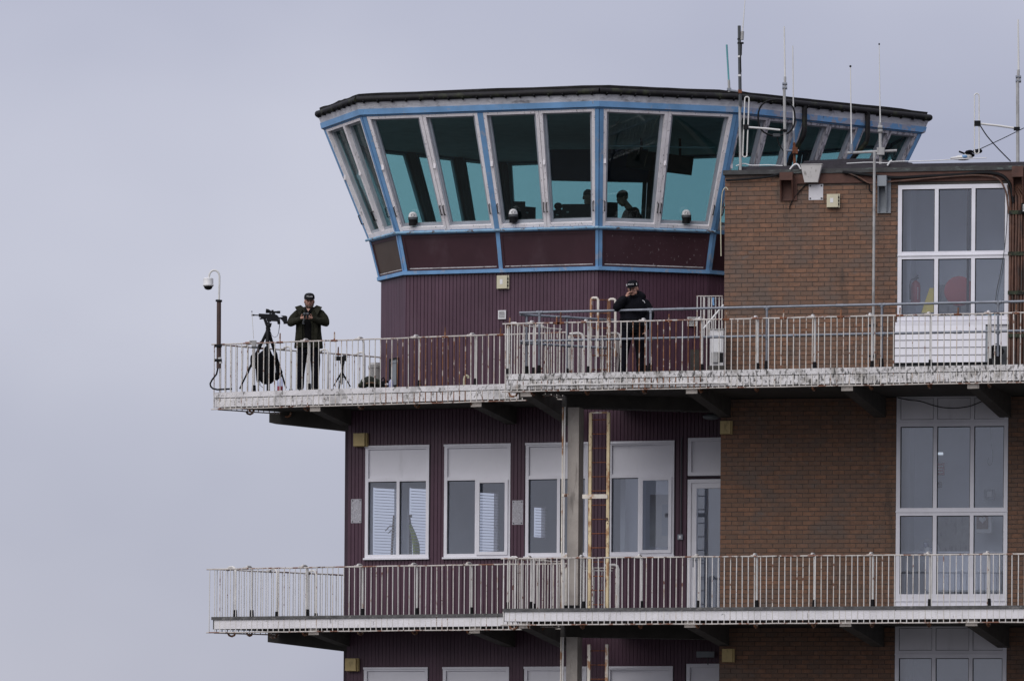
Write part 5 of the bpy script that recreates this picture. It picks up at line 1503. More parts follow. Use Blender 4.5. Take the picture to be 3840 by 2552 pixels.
wp_ = P(1408, 1440, 7.0); wp_.z = FL2
build('drum', MB().lathe(wp_, [(.15, 0), (.15, .1), (.14, .11), (.14, .72), (.15, .73), (.15, .78), (.1, .8)], 16), 'grey_pole', wb)
build('cap', MB().lathe(wp_, [(.11, .801), (.11, .84), (.001, .85)], 16), 'white', wb)

# ------------------------------------------------------------------ things inside the rooms
s_ = lambda x, y, d: BW.at(x, y, d)
# extinguisher
p = s_(3433, 1140, -.75); p.z -= .02
ex = empty('fire_extinguisher', p, 'red fire extinguisher with white lettering inside the upper right window', 'fire extinguisher')
build('cylinder', MB().lathe(p, [(.08, 0), (.095, .02), (.095, .36), (.08, .42), (.04, .455), (.03, .47)], 16), 'red', ex)
build('valve', MB().lathe(p, [(.026, .471), (.026, .51), (.018, .53)], 10), 'black', ex)
build('lever', MB().tube([p + Vector((-.02, 0, .51)), p + Vector((.05, 0, .57))], .012, 6).tube([p + Vector((-.02, 0, .5)), p + Vector((.06, 0, .52))], .011, 6), 'black', ex)
build('hose', MB().tube([p + Vector((-.02, 0, .5)), p + Vector((-.09, -.01, .48)), p + Vector((-.11, -.02, .38)), p + Vector((-.105, -.03, .1))], .013, 6), 'black', ex)
for k in range(6): build('letter', MB().cbox(p + Vector((.035, -.092, .32 - k * .04)), .02, .004, .018), 'white', ex)
# wet floor sign
p = s_(3475, 1190, -.5)
wf = empty('floor_sign', p, 'yellow folding floor sign inside the upper right window', 'sign')
for k in (-1, 1):
    build('leaf', MB().hexa([p + Vector(v) for v in ((-.13, .12 * k, 0), (.13, .12 * k, 0), (.13, .12 * k + .012, 0), (-.13, .12 * k + .012, 0), (-.04 + .09, .01 * k, .56), (.02 + .12, .01 * k, .56), (.02 + .12, .01 * k + .012, .56), (-.04 + .09, .01 * k + .012, .56))]), 'yellow', wf)
# hose reel
c = s_(3596, 1090, -.8)
hr_ = empty('hose_reel', c, 'big round red hose reel behind the middle pane of the upper right window', 'hose reel')
ax = Vector((-.15, -1, 0)).normalized()
build('disc', MB().lathe(c, [(.27, -.02), (.28, -.01), (.28, .01), (.25, .02), (.06, .025), (.001, .03)], 36, ax), 'red', hr_)
build('drum', MB().lathe(c, [(.22, -.14), (.22, -.021)], 30, ax), 'black_rub', hr_)
build('rear_disc', MB().lathe(c, [(.28, -.16), (.28, -.141)], 36, ax), 'red', hr_)
build('stand', MB().tube([c - ax * .25, c - ax * .1], .03, 8).tube([c - ax * .2, Vector((c.x, c.y + .2, FL2))], .03, 8), 'dkgrey', hr_)
# drape and sill clutter
dp = MB()
pts = [s_(3634 - (y - 700) * .012, y, -.5) for y in (712, 850, 1000, 1190)]
dp.tube(pts, [.05, .075, .055, .05], 8, flat=.5)
build('dark_drape', dp, 'black_rub', label='long dark drape hanging beside the middle mullion of the upper right window', cat='drape')
p = s_(3650, 1183, -.42)
build('sill_pipe', MB().tube([s_(3395, 1184, -.42), s_(3500, 1182, -.42), s_(3770, 1178, -.42)], .06, 8), 'dkgrey', label='dark lagged pipe running low behind the upper right window', cat='pipe')
# level one interior
def board(F, x0, x1, y0, y1, d, mat, name, label, cat, th=.02):
    s0, s1, z0, z1 = rect(F, x0, x1, y0, y1, d)
    return build(name, MB().box(F, s0, s1, d - th, d, z0, z1), mat, label=label, cat=cat)
fs = board(BW, 3510, 3542, 1735, 1780, -2.15, 'red', 'notice_sign', 'small red notice on the stairwell wall behind the middle pane', 'sign')
s0, s1, z0, z1 = rect(BW, 3510, 3542, 1735, 1780, -2.15)
for k in (.25, .5, .75): build('text_line', MB().box(BW, s0 + .02, s1 - .03, -2.1495, -2.147, z0 + (z1 - z0) * k - .012, z0 + (z1 - z0) * k + .006), 'white', fs)
board(BW, 3511, 3531, 1805, 1827, -2.15, 'dkgrey', 'small_notice', 'small dark square notice below the red notice in the stairwell', 'sign')
cbx = board(BW, 3690, 3729, 1834, 1874, -1.9, 'grey_metal', 'alarm_panel', 'grey alarm panel on the wall behind the right middle pane', 'alarm panel', .06)
s0, s1, z0, z1 = rect(BW, 3690, 3729, 1834, 1874, -1.9)
build('screen', MB().box(BW, s0 + .06, s1 - .05, -1.899, -1.89, z0 + .06, z1 - .03), 'white', cbx)
aed = board(BW, 3660, 3718, 1925, 1997, -1.7, 'white', 'wall_cabinet', 'white wall cabinet with a heart emblem behind the lower right pane', 'cabinet', .15)
s0, s1, z0, z1 = rect(BW, 3662, 3706, 1928, 1982, -1.7)
build('door', MB().box(BW, s0, s1, -1.699, -1.69, z0, z1), 'wood', aed)
hm = MB(); hp_ = []
for k in range(20):
    t_ = 2 * math.pi * k / 20
    hp_.append(BW.pt((s0 + s1) / 2 + .0042 * (16 * math.sin(t_) ** 3), -1.689, (z0 + z1) / 2 + .04 + .0042 * (13 * math.cos(t_) - 5 * math.cos(2 * t_) - 2 * math.cos(3 * t_) - math.cos(4 * t_))))
hm.prism(hp_, BW.n * .006); build('heart_emblem', hm, 'white', aed)
# wall lamp glowing, cord
p = s_(3518, 1700, -2.1)
lm = empty('wall_lamp', p, 'small lit tube lamp on the stairwell wall above the red notice', 'lamp')
build('tube', MB().tube([p + Vector((-.09, -.03, 0)), p + Vector((.09, -.03, .0))], .022, 8), 'lightstrip', lm)
build('base', MB().cbox(p + Vector((0, .01, .0)), .22, .03, .08), 'white', lm)
cable([(3716, 1600, 2.0), (3716, 1660, 2.0), (3724, 1700, 2.0), (3722, 1735, 2.0), (3712, 1745, 2.0), (3702, 1735, 2.0), (3707, 1715, 2.0)], .006, 'grey_metal', 'thin pull cord looping down behind the right middle pane', 'pull_cord')
# desk and fan, shelf
ds = empty('radiator_cabinet', s_(3580, 2220, -.8), 'white low cabinet under a shelf behind the lower panes of the middle window', 'cabinet')
s0, s1, z0, z1 = rect(BW, 3470, 3745, 2072, 2215, -.9)
build('carcass', MB().box(BW, s0, s1, -1.2, -.9, z0, z1), 'white', ds)
build('top', MB().box(BW, s0 - .45, s1 + .1, -1.22, -.86, z1 + .001, z1 + .03), 'upvc', ds)
for k in range(3): build('door', MB().box(BW, s0 + (s1 - s0) * k / 3 + .015, s0 + (s1 - s0) * (k + 1) / 3 - .015, -.899, -.885, z0 + .02, z1 - .03), 'upvc', ds)
p = s_(3478, 2062, -.9)
fn = empty('desk_fan', p, 'white round desk fan behind the lower left pane of the middle window', 'fan')
build('hub', MB().lathe(p, [(.06, -.03), (.07, .0), (.05, .03), (.001, .04)], 16, BW.n), 'white', fn)
cg = MB()
for rr_ in (.18, .21, .225):
    cg.tube([p + BW.e * (rr_ * math.cos(a_ * math.pi / 14)) + Vector((0, 0, rr_ * math.sin(a_ * math.pi / 14))) for a_ in range(28)], .0045, 4, closed=True)
build('guard', cg, 'white', fn); build('stem', MB().tube([p - BW.n * .05, p - BW.n * .05 + Vector((0, 0, -.24))], .02, 8), 'white', fn)
for k in range(4):
    an = k * math.pi / 2 + .3
    d1_ = BW.e * math.cos(an) + Vector((0, 0, math.sin(an)))
    build('blade', MB().ball(p + d1_ * .11 - BW.n * .02, .09, .02, .05, 10, 6, Matrix.Rotation(-an, 3, 'Y')), 'clearplastic', fn)
# coat stand with jacket
k_ = lambda x, y, d=-1.5: PW.at(x, y, d)
cs_ = empty('coat_stand', k_(1475, 2075), 'wooden coat stand with hangers inside the first window', 'coat stand')
p = k_(1476, 2090)
build('stem', MB().tube([k_(1469, 2090), k_(1473, 2000), k_(1478, 1935)], .026, 8), 'wood', cs_)
build('stem', MB().tube([k_(1513, 2090), k_(1512, 1935)], .02, 8), 'wood', cs_)
build('head', MB().tube([k_(1475, 1936), k_(1544, 1934)], .03, 8), 'wood', cs_)
for a_, b_ in (((1445, 1989), (1480, 1972)), ((1455, 1998), (1490, 1985)), ((1495, 1985), (1525, 2000))):
    build('hanger', MB().tube([k_(*a_), k_((a_[0] + b_[0]) / 2, min(a_[1], b_[1]) - 2), k_(*b_)], .011, 6), 'wood', cs_)
jk = empty('hung_coat', k_(1525, 2075), 'dark coat and hi vis vest hanging on the coat stand', 'coat')
build('dark_coat', MB().loft([(k_(1522, 1936), .09, .06), (k_(1522, 1965), .11, .08), (k_(1520, 2010), .13, .09), (k_(1518, 2090), .15, .1)], 12), 'dkgrey', jk)
build('vest', MB().loft([(k_(1538, 1966, -1.4), .03, .03), (k_(1550, 2000, -1.4), .05, .05), (k_(1560, 2040, -1.4), .07, .06), (k_(1563, 2090, -1.4), .07, .06)], 12), 'hivis', jk)
# whiteboard door in the fourth window
wd = board(PW, 2437, 2520, 1853, 2050, -1.6, 'white', 'open_door', 'white inner door with a narrow glazed slot behind the opening light', 'door', .04)
s0, s1, z0, z1 = rect(PW, 2482, 2506, 1890, 2008, -1.6)
build('slot', MB().box(PW, s0, s1, -1.599, -1.596, z0, z1), 'room2', wd)
# cab interior
def monitor(c, w_, h_, ang, label, stand=True):
    r_ = empty('monitor', c, label, 'monitor', 'dark monitors in the cab')
    rt = Matrix.Rotation(ang, 3, 'Z')
    build('screen', MB().cbox(c, w_, .05, h_, rt), 'black', r_)
    if stand: build('stand', MB().tube([c + Vector((0, .03, 0)), c + Vector((0, .03, -h_ / 2 - .18))], .03, 6), 'black', r_)
    build('tag', MB().cbox(c + rt @ Vector((-w_ * .3, -.03, h_ * .12)), .05, .01, .03, rt), 'grey_pole', r_)
monitor(P(1945, 795, 6.4), .26, .42, .1, 'tall black monitor behind the second white dome lamp')
monitor(P(1986, 806, 6.6), .25, .32, .5, 'angled dark monitor right of the tall monitor')
monitor(P(2160, 805, 6.2), .55, .42, -.08, 'wide black monitor in front of the seated controller')
monitor(P(2285, 798, 6.0), .34, .42, .35, 'dark monitor between the two controllers')
hm_ = empty('hanging_screen', P(2475, 610, 5.2), 'large black screen hanging from the cab ceiling above the stooping controller', 'monitor')
build('screen', MB().cbox(P(2475, 608, 5.2), 1.30, .06, .36, Matrix.Rotation(.12, 3, 'Y')), 'black', hm_)
for x in (2405, 2550): build('arm', MB().tube([P(x, 590, 5.24), P(x, 520, 5.24)], .03, 6), 'black', hm_)
rbz = build('roller_blind', MB().hexa([P(2050, 675, 8.0), P(2432, 683, 7.6), P(2432, 683, 7.64), P(2050, 675, 8.04), P(2050, 560, 8.0), P(2432, 560, 7.6), P(2432, 560, 7.64), P(2050, 560, 8.04)]), 'navy', label='navy roller blind pulled halfway down at the back of the cab', cat='blind')
build('hem_bar', MB().tube([P(2050, 675.5, 7.98), P(2432, 683.5, 7.58)], .012, 6), 'cabdark', rbz)
tl = MB().tube([P(2288, 547, 4.6), P(2680, 555, 4.4)], .016, 6)
build('ceiling_rail', tl, 'inner_frame', label='thin pale rail across the cab ceiling behind the right pair of panes', cat='rail')
con = empty('control_desk', P(2150, 860, 6.5), 'long dark control desk behind the cab windows', 'desk')
build('desk_top', MB().hexa([(-1.4, 6.0, 13.70), (3.0, 5.6, 13.70), (3.0, 6.6, 13.70), (-1.4, 7.0, 13.70), (-1.4, 6.0, 13.78), (3.0, 5.6, 13.78), (3.0, 6.6, 13.78), (-1.4, 7.0, 13.78)]), 'cabdark', con)
build('pedestal', MB().hexa([(-1.3, 6.1, 13.0), (2.9, 5.7, 13.0), (2.9, 6.5, 13.0), (-1.3, 6.9, 13.0), (-1.3, 6.1, 13.699), (2.9, 5.7, 13.699), (2.9, 6.5, 13.699), (-1.3, 6.9, 13.699)]), 'cabdark', con)
DG = 'white dome lamps on the cab sill'
def px_of(p): return CX + p.x / (DIST + p.y) * FPX + ROLL * (p.z - CAMZ) / (DIST + p.y) * FPX
for x, y, lab in ((1550, 833, 'patterned white dome lamp in the left pane of the cab'), (1927, 827, 'patterned white dome lamp in the third pane of the cab'), (2573, 823, 'patterned white dome lamp in the right pane of the cab')):
    Yd = {1550: 5.2, 1927: 4.55, 2573: 4.35}[x]
    fq = Facet(1 if x < 2200 else 2, TS, ZS, TH, ZH)
    uq = min(range(200), key=lambda k: abs(px_of(fq.at(k / 200, .06, .02)) - x)) / 200
    p = fq.at(uq, .055, .045) + Vector((0, 0, .10))
    r_ = empty('dome_lamp', p, lab, 'lamp', DG)
    build('base', MB().lathe(p, [(.075, -.11), (.08, -.02), (.088, .0)], 14), 'black', r_)
    build('collar', MB().lathe(p, [(.09, .001), (.093, .03), (.088, .05)], 14), 'dkgrey', r_)
    d_ = build('dome', MB().lathe(p, [(.087, .0505), (.084, .09), (.068, .13), (.04, .153), (.001, .16)], 18), 'white', r_)
    sw = MB()
    for k in range(8):
        an = k * math.pi / 4
        sw.tube([p + Vector((math.cos(an) * .02, -.088, .085 + math.sin(an) * .02)), p + Vector((math.cos(an + .5) * .045, -.078, .085 + math.sin(an + .5) * .04))], .006, 5)
    build('swirl', sw, 'grey_pole', d_)
    build('yoke', MB().cbox(p + Vector((.085, .02, .0)), .03, .06, .12), 'black', r_)

# ------------------------------------------------------------------ people
def remeshed(name, mb, vox, mat, parent, smooth=3, label=None):
    """union the overlapping lofts into one continuous skin"""
    base = woff(parent)
    me = bpy.data.meshes.new(name); me.from_pydata([p - base for p in mb.v], [], mb.f)
    bm = bmesh.new(); bm.from_mesh(me); bmesh.ops.recalc_face_normals(bm, faces=bm.faces); bm.to_mesh(me); bm.free()
    o = bpy.data.objects.new(name, me); COL.objects.link(o); o.parent = parent
    r_ = o.modifiers.new('r', 'REMESH'); r_.mode = 'VOXEL'; r_.voxel_size = vox
    if smooth:
        s = o.modifiers.new('s', 'SMOOTH'); s.factor = .5; s.iterations = smooth
    bpy.context.view_layer.update()
    dg = bpy.context.evaluated_depsgraph_get()
    me2 = bpy.data.meshes.new_from_object(o.evaluated_get(dg))
    o.modifiers.clear(); o.data = me2; me2.name = name; bpy.data.meshes.remove(me)
    me2.materials.clear(); me2.materials.append(M[mat]); me2.shade_smooth()
    return tagit(o, label)
def text_mesh(body, size, ext=.002):
    cu = bpy.data.curves.new('lettering', 'FONT'); cu.body = body; cu.size = size; cu.extrude = ext; cu.align_x = 'CENTER'; cu.align_y = 'CENTER'
    o = bpy.data.objects.new('lettering', cu); COL.objects.link(o); bpy.context.view_layer.update()
    me = bpy.data.meshes.new_from_object(o.evaluated_get(bpy.context.evaluated_depsgraph_get()))
    bpy.data.objects.remove(o); bpy.data.curves.remove(cu)
    return me
V = Vector
def limb(mb, pts, n=14, ref=V((1, 0, 0))):
    """pts: (point, radius) resampled smoothly"""
    st = []
    for i in range(len(pts) - 1):
        for k in range(4):
            u = k / 4
            st.append((V(pts[i][0]).lerp(V(pts[i + 1][0]), u), pts[i][1] + (pts[i + 1][1] - pts[i][1]) * u))
    st.append((V(pts[-1][0]), pts[-1][1]))
    mb.loft([(p, r, r) for p, r in st], n, ref)
    mb.ball(pts[0][0], pts[0][1], pts[0][1], pts[0][1], 12, 8); mb.ball(pts[-1][0], pts[-1][1], pts[-1][1], pts[-1][1], 12, 8)
def hand(mb, wrist, palm_dir, finger_dir, thumb_side, curl, s=1.0):
    """palm plus five separate tapering fingers that curl towards -palm normal"""
    wrist, f, c = V(wrist), V(finger_dir).normalized(), V(palm_dir).normalized()
    side = V(thumb_side); side = (side - f * side.dot(f)).normalized()
    nrm = (c - f * c.dot(f)); nrm = (nrm - side * nrm.dot(side)).normalized()
    palm = wrist + f * .05 * s
    for k in range(5): mb.ball(wrist + f * (.012 + .018 * k) * s, .026 * s, .026 * s, .024 * s, 10, 6)
    for k in (-1, 0, 1): mb.ball(palm + f * .03 * s + side * .022 * k * s, .019 * s, .019 * s, .021 * s, 10, 6)
    for k, (ln, r_) in enumerate(((.072, .0098), (.080, .0102), (.076, .0098), (.060, .0088))):
        b = palm + f * .040 * s + side * (.031 - .0207 * k) * s
        p1 = b + (f * math.cos(curl * .5) + nrm * math.sin(curl * .5)) * ln * .45 * s
        p2 = p1 + (f * math.cos(curl * 1.2) + nrm * math.sin(curl * 1.2)) * ln * .32 * s
        p3 = p2 + (f * math.cos(curl * 1.8) + nrm * math.sin(curl * 1.8)) * ln * .25 * s
        limb(mb, [(b, r_ * 1.08 * s), (p1, r_ * s), (p2, r_ * .92 * s), (p3, r_ * .78 * s)], 8, side)
    b = wrist + f * .03 * s + side * .026 * s
    p1 = b + (side * .8 + f * .55 + nrm * .25).normalized() * .036 * s
    p2 = p1 + (side * .25 + f * .8 + nrm * .5).normalized() * .030 * s
    limb(mb, [(b, .0135 * s), (p1, .0115 * s), (p2, .0095 * s)], 8, nrm)
def head_mesh(mb, c, rot, s=1.0):
    """skull, jaw, nose, ears, brow, lips in head space: x right, -y forwards"""
    A = lambda x, y, z: V(c) + rot @ (V((x, y, z)) * s)
    E = lambda x, y, z, a, b, h, nu=16, nv=10: mb.ball(A(x, y, z), a * s, b * s, h * s, nu, nv, rot)
    E(0, .012, .03, .076, .096, .088); E(0, -.018, -.03, .064, .072, .075); E(0, -.045, -.078, .038, .036, .032)
    E(-.033, -.02, -.062, .034, .05, .035); E(.033, -.02, -.062, .034, .05, .035)
    E(0, -.078, .026, .050, .018, .012)
    E(-.036, -.07, -.016, .022, .018, .018); E(.036, -.07, -.016, .022, .018, .018)
    mb.loft([(A(0, -.084, .018), .009 * s, .011 * s), (A(0, -.098, -.010), .011 * s, .013 * s), (A(0, -.103, -.024), .015 * s, .015 * s), (A(0, -.088, -.034), .013 * s, .010 * s)], 10)
    E(0, -.082, -.050, .024, .011, .006, 10, 6); E(0, -.080, -.060, .021, .011, .007, 10, 6)
    for k in (-1, 1): E(k * .079, .012, -.005, .011, .022, .033, 10, 8)
def face_bits(root, c, rot, beard, s=1.0):
    A = lambda x, y, z: V(c) + rot @ (V((x, y, z)) * s)
    for k in (-1, 1):
        build('eye', MB().ball(A(k * .030, -.083, .004), .010 * s, .007 * s, .0055 * s, 10, 6, rot), 'eye', root)
        build('eyebrow', MB().tube([A(k * .014, -.093, .021), A(k * .031, -.092, .026), A(k * .048, -.082, .020)], .0045, 6), 'beard', root)
    build('lips', MB().ball(A(0, -.0905, -.054), .021 * s, .006 * s, .0075 * s, 10, 6, rot), 'lips', root)
    if beard:
        b = MB()
        for x, y, z, a, bb, h in ((0, -.05, -.088, .040, .042, .030), (-.036, -.036, -.068, .034, .046, .034), (.036, -.036, -.068, .034, .046, .034), (0, -.086, -.0435, .028, .010, .0055), (-.058, -.008, -.045, .020, .030, .040), (.058, -.008, -.045, .020, .030, .040), (0, -.078, -.074, .026, .015, .010)):
            b.ball(A(x, y, z), a * s, bb * s, h * s, 12, 8, rot)
        remeshed('beard', b, .006, 'beard', root, 2)
def cap(root, c, rot, mat, txt, s=1.0, side_mark=False):
    A = lambda x, y, z: V(c) + rot @ (V((x, y, z)) * s)
    b = MB()
    n = 20
    rings = [(1.0, .036), (1.03, .062), (1.0, .092), (.86, .118), (.6, .134), (.25, .141), (.02, .142)]
    vs, fs = [], []
    for f_, z in rings:
        for k in range(n):
            an = 2 * math.pi * k / n
            vs.append(A(.086 * f_ * math.cos(an), .010 + .106 * f_ * math.sin(an), z))
    for i in range(len(rings) - 1):
        for k in range(n): fs.append((i * n + k, i * n + (k + 1) % n, (i + 1) * n + (k + 1) % n, (i + 1) * n + k))
    fs += [tuple(range(n - 1, -1, -1)), tuple((len(rings) - 1) * n + k for k in range(n))]
    b.add(vs, fs)
    cp_ = build('cap', b, mat, root, sharp=60)
    pk_ = MB(); up, dn = [], []
    for k in range(13):
        an = math.pi + math.pi * k / 12
        x, y = .078 * math.cos(an), .0 + .165 * math.sin(an)
        up.append(A(x, min(y, -.03) - .01, .050 - .018 * abs(math.sin(an)) - .25 * x * x * 10 * .1)); dn.append(up[-1] + rot @ V((0, 0, -.007)))
    m_ = len(up)
    pk_.add(up + dn, [tuple(range(m_)), tuple(range(2 * m_ - 1, m_ - 1, -1))] + [(i, (i + 1) % m_, m_ + (i + 1) % m_, m_ + i) for i in range(m_)])
    build('cap_peak', pk_, mat, cp_)
    me = text_mesh(txt, .030 * s)
    me.materials.append(M['white'])
    M4 = Matrix.Translation(A(0, -.1025, .080)) @ (rot @ Matrix.Rotation(R(76), 3, 'X')).to_4x4()
    me.transform(Matrix.Translation(-woff(cp_)) @ M4)
    o = bpy.data.objects.new('lettering', me); COL.objects.link(o); o.parent = cp_
    if side_mark:
        for k in (-1, 1):
            build('side_badge', MB().cbox(A(k * .078, -.045, .072), .012, .030, .040, rot @ Matrix.Rotation(k * .5, 3, 'Z')), 'white', cp_)
def shoe(root, p, yaw):
    rt = Matrix.Rotation(yaw, 3, 'Z'); b = MB()
    for y, a, bb, h, z in ((.05, .045, .06, .05, .05), (-.03, .046, .09, .045, .042), (-.12, .05, .075, .036, .034), (0, .046, .06, .09, .08)):
        b.ball(V(p) + rt @ V((0, y, z)), a, bb, h, 12, 8, rt)
    remeshed('shoe', b, .009, 'boot', root, 2)

# man with binoculars on the left balcony
O1 = P(1155, 1463, 4.15); O1.z = FL2
k1 = .00521
def q1(x, y, d=0.0): return O1 + V(((x - 1155) * k1, d, (1468.5 - y) * k1))
p1 = empty('person', O1, 'bearded man in black cap and olive jacket holding binoculars at the left railing', 'person')
hrot = Matrix.Rotation(R(4), 3, 'Z') @ Matrix.Rotation(R(6), 3, 'X')
hc = q1(1158, 1130, -.03)
bd = MB(); head_mesh(bd, hc, hrot, 1.16)
limb(bd, [(q1(1157, 1140, .0), .058), (q1(1155, 1160, .02), .062), (q1(1155, 1175, .03), .09)])
bd.loft([(q1(1155, 1165, .02), .10, .09), (q1(1155, 1185, .01), .16, .10), (q1(1155, 1230, 0), .15, .10), (q1(1155, 1270, 0), .14, .10), (q1(1155, 1295, 0), .16, .11)], 16)
for sx_, el, wr in ((-1, (1090, 1212), (1128, 1201)), (1, (1221, 1211), (1172, 1200))):
    limb(bd, [(q1(1155 + sx_ * 38, 1172, .01), .052), (q1(*el, -.06), .042), (q1(*wr, -.33), .029)])
    limb(bd, [(q1(1155 + sx_ * 20, 1290, 0), .075), (q1(1155 + sx_ * 25, 1380, 0), .055), (q1(1155 + sx_ * 27, 1440, 0), .04)])
hand(bd, q1(1127, 1200, -.33), (.2, -.5, -.6), (.85, -.45, .20), (.0, -.2, 1), .55, 1.04)
hand(bd, q1(1173, 1199, -.33), (-.2, -.5, -.6), (-.85, -.45, .20), (.0, -.2, 1), .55, 1.04)
remeshed('body', bd, .0065, 'skin', p1, 1)
face_bits(p1, hc, hrot, True, 1.16)
cap(p1, hc + V((0, 0, .0)), hrot, 'black', 'POLICE', 1.18)
jk_ = MB()
jk_.loft([(q1(1156, 1305, .0), .285, .165), (q1(1156, 1285, .0), .275, .165), (q1(1155, 1240, .0), .25, .16), (q1(1155, 1200, .0), .245, .155), (q1(1155, 1180, .01), .24, .14), (q1(1155, 1168, .015), .20, .12), (q1(1155, 1158, .02), .12, .095)], 24)
for sx_, sh, el, wr in ((-1, (1115, 1178), (1089, 1211), (1129, 1202)), (1, (1199, 1176), (1221, 1210), (1171, 1201))):
    limb(jk_, [(q1(*sh, .01), .092), (q1((sh[0] + el[0]) / 2 + sx_ * 3, (sh[1] + el[1]) / 2, -.02), .092), (q1(*el, -.06), .080), (q1((el[0] * .45 + wr[0] * .55), (el[1] * .45 + wr[1] * .55), -.21), .068), (q1(*wr, -.315), .050)])
jk_.ball(q1(1155, 1160, .085), .17, .075, .075); jk_.ball(q1(1155, 1166, .10), .12, .06, .07)
jacket = remeshed('jacket', jk_, .011, 'olive', p1, 3)
for sx_ in (-1, 1):
    lp = [q1(1155 + sx_ * 12, 1156, .05), q1(1155 + sx_ * 30, 1143, .05), q1(1155 + sx_ * 51, 1152, -.04), q1(1155 + sx_ * 44, 1163, -.11), q1(1155 + sx_ * 33, 1185, -.155), q1(1155 + sx_ * 24, 1168, -.13)]
    build('collar', MB().prism(lp, V((0, -.022, .004))), 'olive', jacket)
    fl_ = [q1(1155 + sx_ * 24, 1168, -.12), q1(1155 + sx_ * 34, 1185, -.152), q1(1155 + sx_ * 36, 1240, -.165), q1(1155 + sx_ * 33, 1303, -.172), q1(1155 + sx_ * 22, 1304, -.175), q1(1155 + sx_ * 23, 1240, -.17), q1(1155 + sx_ * 20, 1190, -.15)]
    build('front_flap', MB().prism(fl_, V((0, -.022, 0))), 'olive', jacket)
sh_ = MB()
sh_.loft([(q1(1155, 1300, -.05), .135, .128), (q1(1155, 1270, -.05), .135, .125), (q1(1154, 1220, -.05), .13, .122), (q1(1154, 1185, -.04), .12, .115), (q1(1154, 1170, -.025), .10, .10), (q1(1155, 1160, .0), .072, .075)], 20)
shirt = remeshed('shirt', sh_, .01, 'shirt', p1, 2)
for sx_ in (-1, 1):
    build('shirt_collar', MB().prism([q1(1155 + sx_ * 10, 1152, -.06), q1(1155 + sx_ * 16, 1160, -.08), q1(1155 + sx_ * 8, 1172, -.135), q1(1155 + sx_ * 2, 1166, -.13)], V((0, -.012, 0))), 'shirt', shirt)
build('neck_skin', MB().prism([q1(1148, 1158, -.118), q1(1162, 1158, -.118), q1(1155, 1170, -.134)], V((0, -.006, 0))), 'skin', p1)
tr1 = MB()
tr1.loft([(q1(1156, 1282, 0), .165, .12), (q1(1156, 1310, 0), .185, .13), (q1(1156, 1325, 0), .18, .13)], 18)
for pts in ([(1133, 1310, .105), (1130, 1350, .098), (1127, 1400, .078), (1126, 1450, .072)], [(1178, 1310, .105), (1182, 1350, .098), (1182, 1400, .080), (1181, 1450, .074)]):
    limb(tr1, [(q1(x, y, 0), r_) for x, y, r_ in pts])
remeshed('trousers', tr1, .011, 'trouser', p1, 3)
shoe(p1, q1(1126, 1468), .1); shoe(p1, q1(1181, 1468), -.1)
# binoculars held in both hands
bc = q1(1149, 1191, -.43)
bn = empty('binoculars', bc, 'dark binoculars held at the chest by the man in the olive jacket', 'binoculars')
tb = Matrix.Rotation(R(24), 3, 'X')
for sx_ in (-1, 1):
    build('barrel', MB().lathe(bc + V((sx_ * .03, 0, 0)), [(.018, -.055), (.019, -.02), (.024, 0), (.026, .03), (.027, .058), (.02, .06)], 12, tb @ V((0, -.35, 1))), 'dkgrey', bn)
build('hinge', MB().cbox(bc + V((0, 0, .0)), .05, .03, .05), 'black', bn)
build('strap', MB().tube([bc + V((-.03, .0, -.05)), bc + V((-.05, .01, -.10)), bc + V((-.06, .02, -.16)), bc + V((-.045, .0, -.15))], .017, 6), 'dkgrey', bn)

# man on the phone on the right balcony
O2 = P(2368, 1398, -.02); O2.z = FL2
k2 = .0050
def q2(x, y, d=0.0): return O2 + V(((x - 2370) * k2, d, (1400.5 - y) * k2))
p2 = empty('person', O2, 'man in dark cap and padded black coat phoning behind the grey handrail', 'person')
hrot2 = Matrix.Rotation(R(-16), 3, 'Z') @ Matrix.Rotation(R(10), 3, 'X') @ Matrix.Rotation(R(-4), 3, 'Y')
hc2 = q2(2373, 1079, -.06)
bd = MB(); head_mesh(bd, hc2, hrot2, 1.14)
limb(bd, [(q2(2375, 1092, -.03), .056), (q2(2378, 1112, .0), .062), (q2(2379, 1125, .02), .09)])
bd.loft([(q2(2379, 1115, .02), .10, .09), (q2(2380, 1135, .01), .17, .10), (q2(2378, 1180, 0), .15, .10), (q2(2375, 1225, 0), .15, .1)], 16)
limb(bd, [(q2(2340, 1120, .0), .05), (q2(2312, 1150, -.12), .042), (q2(2346, 1113, -.16), .030)])
limb(bd, [(q2(2420, 1130, .0), .05), (q2(2440, 1170, -.02), .042), (q2(2426, 1222, -.08), .030)])
hand(bd, q2(2347, 1113, -.16), (.9, .2, -.1), (.42, -.12, .9), (.3, -1, .1), .85)
hand(bd, q2(2426, 1222, -.08), (-.8, 0, 0), (-.3, -.15, -1), (0, -1, 0), .5)
for a_, b_, c_ in (((2355, 1240), (2346, 1310), (2334, 1380)), ((2393, 1240), (2400, 1310), (2402, 1380))):
    limb(bd, [(q2(*a_), .075), (q2(*b_), .055), (q2(*c_), .04)])
remeshed('body', bd, .0065, 'skin', p2, 1)
face_bits(p2, hc2, hrot2, False, 1.14)
hb_ = MB()
for x, y, z, a, b, h in ((0, .045, .0, .074, .062, .05), (-.066, .02, .015, .012, .03, .03), (.066, .02, .015, .012, .03, .03)):
    hb_.ball(hc2 + hrot2 @ V((x, y, z)), a, b, h, 14, 8, hrot2)
build('hair', hb_, 'hair', p2)
cap(p2, hc2, hrot2, 'navycloth', 'POLICE', 1.17, True)
jk_ = MB()
